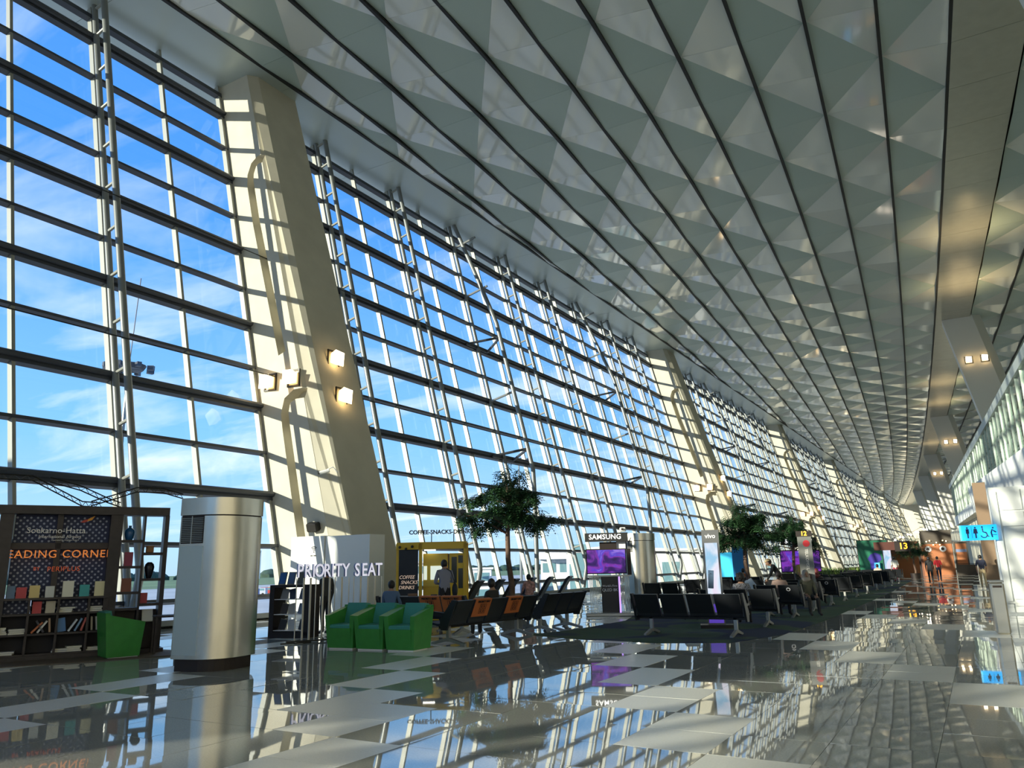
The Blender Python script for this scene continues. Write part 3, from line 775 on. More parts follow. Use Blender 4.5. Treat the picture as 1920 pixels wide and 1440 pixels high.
t = thing('low_table', 'dark low table beside the green armchair in the reading corner', 'table', at_rc(3.62, -.35, 0), RZ)
MB().rbox((0, 0, .70), (.5, .45, .04), bev=.01).build('tabletop', m_wood, t)
for a in (-.22, .22):
    for b in (-.2, .2): MB().box(a - .02, a + .02, b - .02, b + .02, 0, .68).build('leg', m_wood, t)
# --- armchairs -------------------------------------------------------------
def armchair():
    parts = []
    def shell(x0, x1, taper):
        # arm side panel: leans inward to the foot, top slopes up to the back
        mb = MB(); a = taper
        vs = [(x0 + a, .05, .03), (x1 + a, .05, .03), (x1 + a * .6, .62, .03), (x0 + a * .6, .62, .03), (x0, 0, .64), (x1, 0, .64), (x1, .70, .80), (x0, .70, .80)]
        return mb.add(vs, [(0, 3, 2, 1), (4, 5, 6, 7), (0, 1, 5, 4), (1, 2, 6, 5), (2, 3, 7, 6), (3, 0, 4, 7)])
    L = shell(-.35, -.25, .05).mesh('armrest', m_green); R = shell(.25, .35, -.05).mesh('armrest', m_green)
    fr = MB().add([(-.25, .05, .03), (.25, .05, .03), (.25, .5, .03), (-.25, .5, .03), (-.26, .0, .40), (.26, .0, .40), (.26, .5, .40), (-.26, .5, .40)], [(0, 3, 2, 1), (4, 5, 6, 7), (0, 1, 5, 4), (1, 2, 6, 5), (2, 3, 7, 6), (3, 0, 4, 7)]).mesh('front_panel', m_green)
    seat = MB().rbox((0, .25, .43), (.51, .48, .09), (.03, 0, 0), .025).mesh('seat_cushion', m_teal)
    bk = MB().add([(-.25, .46, .38), (.25, .46, .38), (.25, .60, .38), (-.25, .60, .38), (-.22, .58, .86), (.22, .58, .86), (.25, .70, .84), (-.25, .70, .84)], [(0, 3, 2, 1), (4, 5, 6, 7), (0, 1, 5, 4), (1, 2, 6, 5), (2, 3, 7, 6), (3, 0, 4, 7)]).mesh('backrest', m_teal)
    sh = MB().add([(-.30, .56, .03), (.30, .56, .03), (.30, .62, .03), (-.30, .62, .03), (-.34, .62, .82), (.34, .62, .82), (.34, .70, .82), (-.34, .70, .82)], [(0, 3, 2, 1), (4, 5, 6, 7), (0, 1, 5, 4), (1, 2, 6, 5), (2, 3, 7, 6), (3, 0, 4, 7)]).mesh('back_shell', m_green)
    pl = MB().box(-.28, .28, .07, .58, 0, .03).mesh('plinth', m_sign)
    return [('armrest', L), ('armrest', R), ('front_panel', fr), ('seat_cushion', seat), ('backrest', bk), ('back_shell', sh), ('plinth', pl)]
ARM = armchair()
def put_chair(label, loc, rz, group=None):
    t = thing('tub_armchair', label, 'armchair', loc, rz, group)
    for n, me in ARM: ob(n, me, t)
    return t
for q, nm in enumerate(('left', 'middle', 'right')):
    put_chair('green leather tub armchair with teal back, %s of the row of three' % nm, (-11.0 + .72 * q, 11.86 + .03 * q, 0), .10, 'row of three green armchairs')
put_chair('green tub armchair standing alone in the reading corner', at_rc(3.12, -.50, 0), RZ + PI / 2 + .15)
# --- silver ventilation towers ----------------------------------------------
def vent_tower(label, loc, rz, flip=1):
    t = thing('ventilation_tower', label, 'air tower', loc, rz, 'silver air towers')
    def plan(s_=1.0, grow=0):
        p = [(-.64 - grow, .28), (-.26, -.02 - grow)]
        for q in range(1, 11):
            a = q / 10; x = -.26 + a * .90; p.append((x + grow * a, -.02 - grow - .13 * math.sin(a * PI) + a * a * .42))
        p += [(.62 + grow, .85), (.4, 1.1 + grow), (-.4, 1.1 + grow), (-.62 - grow, .9)]
        return [(x * flip * s_, .5 + (y - .5) * s_) for x, y in p]
    MB().prism(plan(.90), 0, .19, 'z').build('plinth', m_ink, t)
    MB().prism(plan(), .19, 2.42, 'z').build('body', m_sst, t, True)
    MB().prism(plan(1, .012), 2.44, 2.72, 'z').build('cap', m_sst, t, True)
    MB().prism(plan(.97), 2.42, 2.44, 'z').build('shadow_gap', m_ink, t)
    # louvre on the flat facet
    a = Vector((-.64 * flip, .28, 0)); b = Vector((-.26 * flip, -.02, 0)); d = (b - a).normalized(); n = Vector((d.y, -d.x, 0)) * (1 if flip > 0 else -1)
    if n.y > 0: n = -n
    def q4(s0, s1, z0, z1, o0, o1):
        vs = [a + d * s + n * o + Vector((0, 0, z)) for z in (z0, z1) for o in (o0, o1) for s in (s0, s1)]
        return MB().add(vs, [(0, 2, 3, 1), (4, 5, 7, 6), (0, 1, 5, 4), (2, 6, 7, 3), (0, 4, 6, 2), (1, 3, 7, 5)])
    L_ = (b - a).length
    q4(.03, L_ - .02, 1.98, 2.42, 0, .006).build('louvre_frame', m_ink, t)
    for s0, s1 in ((.04, L_ / 2 - .01), (L_ / 2 + .01, L_ - .03)):
        for k in range(14): q4(s0, s1, 2.0 + k * .029, 2.0 + k * .029 + .015, .006, .02).build('louvre_slat', m_louv, t)
    q4(L_ / 2 - .008, L_ / 2 + .008, 1.98, 2.42, .006, .024).build('louvre_post', m_sst, t)
    q4(.02, L_ - .01, .25, 1.94, 0, .004).build('front_panel', mat('pale_steel', (.55, .62, .62), .3, metal=.6), t)
    return t
vent_tower('big silver air tower with rounded side and louvre, nearest on the left', (-10.62, 8.62, 0), math.atan2(.628, -.778) - PI / 2)
vent_tower('pale silver air tower behind the purple screen stand', (-11.6, 29.6, 0), .42)
vent_tower('far silver air tower with dark louvre beside the backpacker', (-9.6, 52.0, 0), .2)
# --- black magazine shelf -----------------------------------------------------
sz = .25
ms = thing('magazine_shelf', 'black open shelf with white glass boards beside the priority seat sign', 'shelf', (-14.55, 13.3, 0), sz)
for x0, x1 in ((0, .12), (.88, 1.05)): MB().box(x0, x1, 0, .5, .06, 1.16).build('side_panel', m_ink, ms)
MB().box(0, 1.05, 0, .5, 1.14, 1.2).build('top', m_ink, ms); MB().box(0, 1.05, 0, .5, 0, .14).build('base', m_ink, ms)
for z in (.16, .52, .86): MB().box(.12, .88, .02, .48, z, z + .015).build('glass_shelf', m_sign, ms)
def msat(x, y, z): return (-14.55 + x * math.cos(sz) - y * math.sin(sz), 13.3 + x * math.sin(sz) + y * math.cos(sz), z)
for q, (x, c_, nm) in enumerate(((.12, (.03, .12, .35), 'blue'), (.36, (.08, .14, .28), 'dark blue'), (.62, (.10, .10, .08), 'black'))):
    t = thing('display_tablet', '%s slanted display panel on top of the black magazine shelf' % nm, 'display', msat(x + .08, .2, 1.2), sz, 'display panels on the magazine shelf')
    MB().rbox((0, .02, .15), (.19, .02, .30), (-.3, 0, 0)).build('frame', m_louv, t); MB().rbox((0, .008, .15), (.16, .01, .26), (-.3, 0, 0)).build('picture', mat('tablet_%d' % q, c_, .3), t)
for q, (x, z, c_, nm) in enumerate(((.25, .875, (.35, .36, .38), 'grey'), (.5, .875, (.05, .06, .1), 'black'), (.75, .875, (.2, .22, .3), 'slate'), (.25, .535, (.08, .07, .07), 'dark brown'), (.48, .535, (.45, .43, .4), 'beige'), (.72, .535, (.2, .25, .35), 'blue-grey'), (.22, .175, (.06, .06, .07), 'charcoal'), (.5, .175, (.62, .62, .62), 'white'), (.76, .175, (.03, .03, .04), 'jet black'))):
    t = thing('brochure', '%s brochure standing in the black magazine shelf' % nm, 'brochure', msat(x, .2, z), sz, 'brochures in the magazine shelf')
    t.rotation_euler = (-.25, (.3, -.4, .2)[q % 3] * .5, sz)
    MB().box(-.09, .09, 0, .02, 0, .24).build('cover', mat('broch_%d' % q, c_, .5), t); MB().box(-.085, .085, .002, .018, .005, .245).build('pages', mat('paper', (.75, .72, .62), .7), t)
# --- priority seat letter sign ---------------------------------------------------
pz = math.atan2(2.9, 1.3)
p0 = Vector((-12.95, 12.55, 0)); p1 = Vector((-11.95, 14.25, 0)); pd = p1 - p0; pz = math.atan2(pd.y, pd.x)
ps = thing('letter_sign', 'free-standing white PRIORITY SEAT letters on thin steel poles', 'sign', p0, pz)
Lp = pd.length
MB().box(-.15, Lp + .1, -.03, .03, .02, .05).build('base_bar', m_dark, ps); MB().box(-.3, .35, -.18, -.14, 0, .03).build('foot', m_dark, ps); MB().box(-.02, .02, -.25, .25, 0, .03).build('foot', m_dark, ps); MB().box(Lp - .1, Lp - .06, -.25, .25, 0, .03).build('foot', m_dark, ps)
m_let = mat('letter_face', (.86, .84, .95), .5, emit=(.85, .83, 1), estr=.35); m_lets = mat('letter_side', (.12, .13, .30), .5)
word = 'PRIORITY SEAT'; wd = {'I': .5, ' ': .55}; tot = sum(wd.get(c, 1) for c in word); x = 0
for c in word:
    w_ = wd.get(c, 1) * Lp / tot
    if c != ' ':
        o = text('letter', c, .40, m_lets, ps, (x + w_ / 2, 0, 1.50), .05, bold=.006); o.scale = (.68, 1, 1)
        me = text_mesh(c, .40, .004, bold=.006).copy(); me.materials.clear(); me.materials.append(m_let)
        f2 = ob('letter_face', me, o, (0, 0, .053))
        MB().tube([(x + w_ / 2 - .06, 0, .03), (x + w_ / 2 - .06, 0, 1.36)], .012, 6).build('pole', m_alu, ps); 
        if wd.get(c, 1) == 1: MB().tube([(x + w_ / 2 + .09, 0, .03), (x + w_ / 2 + .09, 0, 1.36)], .012, 6).build('pole', m_alu, ps)
    x += w_
# --- wifi box at the column foot ---------------------------------------------------
wb_ = thing('wifi_counter', 'tall white information box with wifi symbol at the foot of the nearest column', 'counter', (-19.3, 18.45, 0))
MB().box(0, 1.45, 0, .75, 0, 2.6).build('left_panel', m_white, wb_); MB().box(1.47, 3.3, .04, .75, 0, 2.58).build('right_panel', m_white, wb_)
for r_ in (.05, .10, .15):
    MB().tube([(1.02 + r_ * math.sin(a), -.004, 2.12 + r_ * math.cos(a)) for a in [-.8 + q * .2 for q in range(9)]], .012, 5).build('wifi_arc', m_ink, wb_)
MB().lathe([(.002, 0), (.022, 0), (.022, .01)], n=10).build('wifi_dot', m_ink, wb_).rotation_euler = (PI / 2, 0, 0)
wb_.children[-1].location = (1.02, -.0, 2.1)
text('caption', 'FREE WIFI', .06, m_ink, wb_, (1.0, -.006, 1.98), .003)
# ------------------------------------------------------------------ carpet
def carpet_mat():
    m = bpy.data.materials.new('green_navy_carpet'); m.use_nodes = True; t = m.node_tree; b = t.nodes['Principled BSDF']
    c = N(t, 'ShaderNodeTexCoord'); n = N(t, 'ShaderNodeTexNoise'); n.inputs['Scale'].default_value = .35; n.inputs['Detail'].default_value = 1; n.inputs['Distortion'].default_value = 1.2
    t.links.new(c.outputs['Object'], n.inputs['Vector'])
    r = ramp(t, [(.42, (.035, .075, .035)), (.5, (.05, .085, .045)), (.56, (.012, .02, .055)), (.75, (.015, .025, .06))]); t.links.new(n.outputs[0], r.inputs[0]); t.links.new(r.outputs[0], b.inputs['Base Color']); b.inputs['Roughness'].default_value = .95
    MATS['green_navy_carpet'] = m; return m
cp = [(-9.0, 15.9), (-7.4, 15.25), (-5.6, 15.0), (-4.3, 15.5), (-3.75, 17.5), (-3.6, 22), (-3.7, 40), (-4.3, 64), (-10.2, 64), (-10.2, 30), (-9.6, 24.2), (-8.6, 20.6), (-8.6, 17.5)]
o = MB().prism([(x + 6.5, y - 30) for x, y in cp], .002, .006, 'z').build('carpet', carpet_mat(), None, False, (-6.5, 30, 0)); tag(o, 'green and navy carpet under the rows of black seats', 'carpet')
# ------------------------------------------------------------------ benches
PIT = .59
def bench_meshes():
    d = {}
    # backrest: bent shell, seen from behind
    pr = [(-.30, .86), (-.235, .87), (-.02, .47), (-.015, .40), (-.07, .40), (-.085, .46)]
    d['backrest'] = MB().prism(pr, -.265, .265, 'x').mesh('backrest', m_seat)
    d['seat'] = MB().prism([(-.02, .405), (.0, .43), (.25, .415), (.46, .455), (.49, .44), (.47, .41), (.25, .375), (.0, .385)], -.265, .265, 'x').mesh('seat', m_navyseat)
    d['beam'] = None
    leg = MB().box(-.035, .035, .10, .17, .06, .36)
    leg.prism([(-.30, 0), (-.30, .035), (.09, .13), (.18, .13), (.57, .035), (.57, 0), (.50, 0), (.14, .07), (-.22, 0)], -.03, .03, 'x')
    d['leg'] = leg.mesh('leg', m_alu)
    arm = MB().prism([(-.10, .40), (-.10, .62), (.30, .66), (.36, .63), (-.04, .585), (-.04, .40)], -.022, .022, 'x')
    d['armrest'] = arm.mesh('armrest', m_seat)
    d['end_panel'] = MB().prism([(-.31, .88), (-.20, .885), (.12, .50), (.10, .30), (-.06, .30), (-.16, .55)], -.02, .02, 'x').mesh('end_panel', m_seat)
    d['sticker'] = MB().lathe([(.001, 0), (.055, 0), (.055, .004)], n=20).mesh('sticker', m_sign)
    d['ring'] = MB().lathe([(.015, 0), (.034, 0), (.034, .002), (.015, .002)], n=16).mesh('symbol', m_ink)
    return d
BM = bench_meshes()
NEARB = 0
def bench(label, loc, rz, n, stick=(), detail=True):
    t = thing('airport_bench', label, 'bench', loc, rz, 'black airport benches')
    MB().box(-.02, n * PIT + .02, .10, .17, .33, .39).build('beam', m_dark, t)
    for q in range(n):
        x = PIT * (q + .5)
        bo = ob('backrest', BM['backrest'], t, (x, 0, 0)); ob('seat', BM['seat'], t, (x, 0, 0))
        if q in stick:
            s = ob('sticker', BM['sticker'], bo, (0, -.247, .752), (math.radians(118), 0, 0)); ob('symbol', BM['ring'], s, (0, 0, .003))
    for x in ([.25, n * PIT - .25] if n > 1 else [n * PIT / 2]): ob('leg', BM['leg'], t, (x, 0, 0))
    for q in range(n + 1):
        if q in (0, n): ob('armrest', BM['armrest'], t, (PIT * q, 0, 0))
    ob('end_panel', BM['end_panel'], t, (-.03, 0, 0)); ob('end_panel', BM['end_panel'], t, (n * PIT + .03, 0, 0))
    return t
RX = -4.32
rows = [(16.75, 4, ()), (19.65, 3, ()), (22.9, 2, (1,)), (25.9, 2, (1,)), (29.2, 3, (2,)), (32.4, 3, ()), (35.8, 3, ()), (39.4, 4, ()), (43.2, 3, ()), (47.2, 4, ()), (51.4, 3, ()), (56.0, 4, ())]
for q, (y, n, st) in enumerate(rows):
    lab = 'black bench with its back to us on the carpet, %s row from the front' % ORD[q]
    bench(lab, (RX - n * PIT, y, 0), 0, n, st)
bench('long black bench side-on behind the green armchairs, with two orange covers', (-9.35, 13.15, 0), PI / 2 - .07, 5)
bench('black bench side-on left of the purple screen stand', (-9.12, 16.6, 0), PI / 2 - .07, 3)
bench('black bench behind the green armchairs with two orange seat covers on its back', (-12.75, 15.3, 0), .1, 4)
bench('dark blue bench in front of the pale second silver tower', (-10.15, 26.3, 0), .1, 2)
bench('black bench between the second silver tower and the vivo stand', (-10.3, 31.3, 0), .05, 3)
bench('black bench near the indoor tree trunk behind the curly-haired woman', (-8.0, 29.6, 0), .05, 3)
bench('black bench beyond the hat-wearing man on the carpet', (-10.2, 36.0, 0), 0, 3)
bench('black bench far back under the second indoor tree', (-9.6, 46.0, 0), 0, 4)
bench('black bench far back in front of the green billboard', (-9.2, 55.0, 0), 0, 4)
# orange priority covers on the benches
def cover(label, bench_o, seat):
    M_ = Matrix.Translation(bench_o.location) @ Matrix.Rotation(bench_o.rotation_euler[2], 4, 'Z')
    p = M_ @ Vector((PIT * (seat + .5), 0, 0))
    t = thing('seat_cover', label, 'seat cover', p, bench_o.rotation_euler[2], 'orange priority seat covers')
    pr = [(-.315, .865), (-.235, .885), (-.14, .72), (-.15, .715), (-.24, .87), (-.30, .855), (-.145, .50), (-.155, .495)]
    MB().prism([(-.318, .868), (-.232, .888), (-.13, .70), (-.14, .695), (-.236, .874), (-.303, .860), (-.155, .52), (-.167, .518)], -.275, .275, 'x').build('cloth', m_orange, t)
    an = math.atan2(.868 - .518, -.318 + .167) ; rx = PI / 2 - .41
    rx = math.atan2(.35, -.151 * -1) ;  rx = math.atan2(.35, .151) * -1 + PI
    R_ = (math.radians(113), 0, 0)
    text('print', 'PRIORITY SEAT', .062, m_ink, t, (0, -.310, .815), .002, rot=R_, bold=.003)
    mb = MB()
    for a, b, c, d_ in ((-.1, .1, -.105, -.098), (-.1, .1, .098, .105), (-.105, -.098, -.105, .105), (.098, .105, -.105, .105), (-.1, .1, -.003, .003), (-.003, .003, -.1, .1)): mb.box(a, b, c, d_, 0, .003)
    o = mb.build('pictogram_frame', m_ink, t); o.location = (0, -.256, .675); o.rotation_euler = R_
    mb = MB()
    for cx_ in (-.05, .05):
        for cz_ in (-.05, .05): mb.box(cx_ - .012, cx_ + .012, cz_ - .03, cz_ + .012, 0, .003); mb.lathe([(.001, 0), (.012, 0), (.012, .003)], (cx_, cz_ + .027, 0), 8)
    o = mb.build('pictogram', m_ink, t); o.location = (0, -.256, .675); o.rotation_euler = R_
    return t
bs = [o for o in COL.objects if o.name.startswith('airport_bench')]
bL = [o for o in bs if 'side-on behind' in o['label']][0]; bC = [o for o in bs if 'with two orange seat covers on its back' in o['label']][0]
cover('orange priority seat cover on the side-on bench, left one in shade', bL, 1); cover('orange priority seat cover on the side-on bench, right brighter one', bL, 3)
cover('orange priority seat cover just above the middle green armchair', bC, 2); cover('orange priority seat cover between the green armchairs and the coffee kiosk', bC, 3)
# recliners by the window
def recliner_mesh():
    pr = []
    up_ = [(.95, .36), (.70, .33), (.40, .30), (.12, .34), (-.08, .52), (-.24, .78), (-.40, 1.04), (-.52, 1.13)]
    lo = [(x - .02, z - .07) for x, z in reversed(up_)]
    lo = [(-.60, 1.10), (-.49, .99), (-.33, .74), (-.17, .47), (.08, .26), (.40, .22), (.70, .25), (.95, .29)]
    return MB().prism(up_ + lo, -.28, .28, 'x').mesh('shell', m_seat), MB().tube([(-.2, .1, 0), (-.2, .35, .28)], .02, 6).tube([(.2, .1, 0), (.2, .35, .28)], .02, 6).tube([(-.2, .75, 0), (-.2, .45, .28)], .02, 6).tube([(.2, .75, 0), (.2, .45, .28)], .02, 6).box(-.24, .24, .05, .8, 0, .03).mesh('frame', m_alu)
RS, RF = recliner_mesh()
for q, (x, y) in enumerate(((-14.2, 19.7), (-14.0, 20.7), (-14.2, 22.3), (-14.1, 23.1), (-14.6, 25.2), (-14.4, 26.2), (-14.3, 27.6))):
    t = thing('lounge_recliner', 'black S-curved lounge recliner by the glass wall, %s from the left' % ORD[q], 'recliner', (x, y, 0), PI / 2 + .25, 'lounge recliners by the window')
    ob('shell', RS, t); ob('frame', RF, t)
# ------------------------------------------------------------------ coffee kiosk
kz = math.radians(31)
kk_ = thing('coffee_kiosk', 'yellow coffee vending kiosk with a dark side poster', 'kiosk', (-13.55, 17.75, 0), kz)
Lk = 1.34; hk = 2.2
for x0, x1, y0_, y1_ in ((0, .09, 0, .09), (Lk - .08, Lk, 0, .09), (Lk - .08, Lk, 1.0, 1.08), (-.66, -.58, .20, .30), (-.5, -.42, 1.05, 1.13)):
    MB().box(x0, x1, y0_, y1_, 0, hk).build('post', m_yel, kk_)
MB().box(0, Lk, 0, .09, hk - .16, hk).build('front_beam', m_yel, kk_)
pl = [(-.66, .20), (0, 0), (Lk, 0), (Lk, 1.1), (-.5, 1.15)]
MB().prism(pl, hk, hk + .04, 'z').build('roof', m_yel, kk_)
MB().prism([(-.62, .24), (0, .05), (Lk - .05, .75), (Lk - .05, 1.05), (-.48, 1.1)], .06, .1, 'z').build('floor_plate', m_dark, kk_)
def kquad(x0, x1, z0, z1, o0, o1):   # along the angled left side
    a = Vector((-.66, .20, 0)); b = Vector((0, 0, 0)); d = (b - a).normalized(); n = Vector((d.y, -d.x, 0)); 
    vs = [a + d * s + n * o + Vector((0, 0, z)) for z in (z0, z1) for o in (o0, o1) for s in (x0, x1)]
    return MB().add(vs, [(0, 2, 3, 1), (4, 5, 7, 6), (0, 1, 5, 4), (2, 6, 7, 3), (0, 4, 6, 2), (1, 3, 7, 5)])
kquad(0, .69, hk - .16, hk, -.06, .03).build('side_beam', m_yel, kk_)
pst = kquad(.08, .66, .15, hk - .16, -.03, .0).build('side_poster', mat('poster_black', (.02, .018, .018), .5), kk_)
kquad(.1, .5, .15, .78, .001, .006).build('poster_cup', mat('poster_cream', (.52, .50, .44), .6), pst)
an = math.atan2(-.20, .66)
for q, (s_, x, z) in enumerate((('COFFEE', .33, 1.28), ('SNACKS', .40, 1.14), ('DRINKS', .32, 1.0))):
    p = Vector((-.66, .20, 0)) + Vector((.957, -.29, 0)) * x + Vector((-.29, -.957, 0)) * .008
    text('lettering', s_, .135, mat('poster_text', (.85, .70, .58), .5, emit=(1, .7, .5), estr=.2), kk_, (p.x, p.y, z), .003, rot=(PI / 2, 0, an), shear=.25, bold=.0)
cup = MB().lathe([(.10, 0), (.14, .3), (.15, .31), (.13, .33)], n=14).build('coffee_cup_print', mat('cup_brown', (.22, .12, .07), .6), pst, True); cup.location = (-.16, .02, .48); cup.scale = (1, .25, 1.1)
for q, (x, z) in enumerate(((.14, 2.11), (.33, 2.06), (.52, 2.12))):
    p = Vector((-.66, .20, 0)) + Vector((.957, -.29, 0)) * x + Vector((-.29, -.957, 0)) * .08
    MB().ell((p.x, p.y, z), (.04, .04, .04), 10, 6).build('spot_lamp', m_dark, kk_, True)
# machine
MB().box(.10, .80, .25, .98, .1, 1.92).build('machine_body', m_yel, kk_)
MB().box(.10, .78, .22, .25, 1.02, 1.90).build('machine_door', mat('kiosk_yellow_pale', (.66, .48, .06), .45), kk_)
MB().box(.31, .70, .20, .225, 1.20, 1.58).build('screen', mat('pale_screen', (.55, .6, .5), .3, emit=(.75, .85, .75), estr=.5), kk_); MB().box(.12, .21, .20, .225, 1.20, 1.58).build('screen', MATS['pale_screen'], kk_)
MB().box(.32, .50, .235, .252, .60, .80).build('dispenser', mat('dispenser_dark', (.03, .03, .06), .3), kk_)
MB().box(.12, .62, .235, .252, .50, .52).build('tray', m_louv, kk_)
for x in (.17, .64): MB().ell((x, .24, .68), (.05, .025, .075), 10, 6).build('print_spot', m_ink, kk_, True)
for s_, x, z, sz_ in (('NIKMAT', .23, .33, .075), ('HEMAT', .26, .24, .075), ('12.000', .56, .32, .095), ('8 8 8', .56, .18, .08)): text('lettering', s_, sz_, m_ink, kk_, (x, .236, z), .002, shear=.2, bold=.002)
MB().box(.84, Lk - .1, .30, .98, .1, 1.92).build('snack_machine', mat('kiosk_yellow_bright', (.75, .50, .02), .4), kk_)
MB().box(.90, 1.05, .285, .30, 1.1, 1.82).build('snack_window', mat('dark_window', (.05, .06, .06), .15), kk_); MB().box(1.09, 1.22, .285, .30, .95, 1.5).build('snack_window', MATS['dark_window'], kk_); MB().box(1.09, 1.22, .285, .30, 1.65, 1.86).build('snack_window', MATS['dark_window'], kk_)
MB().box(.14, .46, .12, .16, hk - .20, hk - .17).build('light_tube', mat('tube_light', (1, 1, .9), .4, emit=(1, 1, .9), estr=3), kk_)
for x in (.35, .98): MB().box(x - .012, x + .012, .05, .07, hk + .04, hk + .26).build('sign_post', m_dark, kk_)
text('roof_sign', 'COFFEE-SNACKS-DRINKS', .16, m_ink, kk_, (.62, .06, hk + .31), .03, bold=.004)
# ------------------------------------------------------------------ samsung stand
sz2 = math.radians(24)
sm = thing('screen_stand', 'phone and television stand with purple screen under a SAMSUNG sign', 'display stand', (-10.35, 22.0, 0), sz2)
m_acr = mat('ribbed_acrylic', (.60, .64, .62), .2, metal=.2)
MB().rbox((.68, .35, .05), (1.55, .9, .10), bev=.02).build('plinth', m_alu, sm)
for x0, x1 in ((.05, .40), (.92, 1.28)):
    for q in range(8): MB().box(x0 + q * .045, x0 + q * .045 + .018, .1, .5, .1, 1.16).build('acrylic_fin', m_acr, sm)
MB().box(.40, .92, .18, .45, .1, 1.15).build('centre_panel', mat('panel_black', (.012, .012, .016), .25), sm)
text('lettering', "World's First", .085, m_sign, sm, (.66, .17, .88), .003); text('lettering', 'QLED 8K', .12, m_sign, sm, (.66, .17, .76), .003)
MB().box(.93, .97, .08, .16, .1, 1.15).build('light_strip', mat('violet_strip', (.4, .2, .7), .4, emit=(.45, .25, .9), estr=1.2), sm)
MB().box(-.02, 1.32, 0, .55, 1.16, 1.2).build('counter', m_alu, sm)
def screen_mat(name, stops, scale, strength):
    m = bpy.data.materials.new(name); m.use_nodes = True; t = m.node_tree; b = t.nodes['Principled BSDF']
    c = N(t, 'ShaderNodeTexCoord'); n = N(t, 'ShaderNodeTexNoise'); n.inputs['Scale'].default_value = scale; n.inputs['Detail'].default_value = 4; n.inputs['Distortion'].default_value = 1.5
    t.links.new(c.outputs['Object'], n.inputs['Vector']); r = ramp(t, stops); t.links.new(n.outputs[0], r.inputs[0])
    b.inputs['Base Color'].default_value = (.01, .01, .01, 1); b.inputs['Roughness'].default_value = .15
    t.links.new(r.outputs[0], b.inputs['Emission Color']); b.inputs['Emission Strength'].default_value = strength
    return m
m_purp = screen_mat('purple_screen', [(.3, (.005, .0, .02)), (.45, (.04, .01, .14)), (.53, (.20, .03, .36)), (.60, (.07, .04, .50)), (.75, (.5, .28, .8))], 1.6, .7)
MB().box(-.03, 1.20, .12, .20, 1.24, 1.99).build('television', m_ink, sm); MB().box(.0, 1.17, .112, .12, 1.27, 1.96).build('screen', m_purp, sm)
MB().box(1.22, 1.34, .1, .5, 1.2, 1.98).build('side_screen', m_ink, sm)
MB().box(.40, .92, .25, .40, 1.9, 2.2).build('neck', m_ink, sm); MB().box(.92, 1.2, .3, .36, 1.98, 2.25).build('neck_panel', m_sign, sm)
MB().box(-.04, 1.28, .05, .50, 2.22, 2.47).build('sign_box', mat('sign_black', (.03, .03, .03), .4), sm); text('lettering', 'SAMSUNG', .21, mat('sign_lit', (.95, .95, .95), .4, emit=(1, 1, 1), estr=.7), sm, (.58, .04, 2.345), .006, bold=.002, space=1.05)
t = thing('stand_camera', 'small white camera on top of the SAMSUNG sign', 'camera', (-10.35 + 1.08 * math.cos(sz2), 22.15 + 1.08 * math.sin(sz2), 2.47), sz2)
MB().rbox((0, 0, .09), (.2, .12, .14), bev=.03).build('housing', m_white, t); MB().tube([(-.02, -.06, .1), (-.02, -.1, .1)], .035, 8).build('lens', m_ink, t)
# ------------------------------------------------------------------ totems
def totem(label, loc, rz, w_, h_, head, scr, text_='vivo'):
    t = thing('phone_totem', label, 'totem', loc, rz)
    m_t = mat('totem_grey', (.20, .20, .20), .4, metal=.4)
    MB().rbox((0, .12, .04), (w_ + .35, .5, .08)).build('base', m_dark, t)
    MB().box(-w_ / 2, w_ / 2, 0, .2, .06, h_).build('case', m_t, t)
    MB().box(-w_ / 2 + .03, w_ / 2 - .03, -.01, 0, .62, h_ - .28).build('screen_frame', m_ink, t)
    MB().box(-w_ / 2 + .05, w_ / 2 - .05, -.014, -.01, .78, h_ - .31).build('screen', scr, t)
    MB().box(-w_ / 2 + .03, w_ / 2 - .03, -.01, 0, .12, .55).build('lower_panel', mat('violet_panel', (.05, .03, .2), .3, emit=(.2, .1, .9), estr=.25), t)
    if text_: text('lettering', text_, .15, m_sign, t, (0, -.006, h_ - .15), .004, bold=.004)
    return t
m_ph = screen_mat('phone_advert', [(.35, (.35, .62, .85)), (.5, (.80, .84, .95)), (.62, (.85, .70, .88)), (.7, (.95, .95, 1))], .9, .62)
t = totem('grey vivo totem with a bright phone advert among the near seats', (-5.52, 18.75, 0), .3, .40, 2.28, 1, m_ph)
MB().rbox((-.06, -.018, 1.12), (.13, .008, .42), (0, .08, 0), .003).build('advert_phone', mat('phone_blue', (.10, .16, .26), .3), t); MB().lathe([(.001, 0), (.035, 0), (.035, .006)], n=14).build('advert_lens', mat('phone_blue', (.1, .16, .26), .3), t).location = (-.08, -.022, 1.25)
t.children[-1].rotation_euler = (PI / 2, 0, 0)
totem('white phone totem in front of the green billboard far down the hall', (-6.0, 66.5, 0), .2, .62, 2.75, 1, m_ph, '')
t = thing('gate_pillar', 'grey pillar sign with a yellow gate number 12 and a red round mark', 'sign', (-4.95, 27.6, 0), .15)
MB().box(-.22, .22, 0, .25, 0, 2.30).build('body', mat('pillar_grey', (.22, .22, .20), .4, metal=.3), t)
MB().box(-.25, .25, -.02, .27, 2.30, 2.48).build('number_box', m_ink, t); text('number', '12', .2, mat('gate_yellow', (1, .5, .05), .5, emit=(1, .45, .03), estr=1.2), t, (0, -.03, 2.39), .004, bold=.006)
MB().lathe([(.001, 0), (.11, 0), (.11, .006)], n=18).build('red_mark', mat('mark_red', (.5, .02, .03), .5), t).location = (.05, -.002, 2.07)
t.children[-1].rotation_euler = (PI / 2, 0, 0)
text('lettering', 'TELKOMSEL', .13, m_lw, t, (.03, -.008, 1.55), .003, rot=(PI / 2, PI / 2, 0))
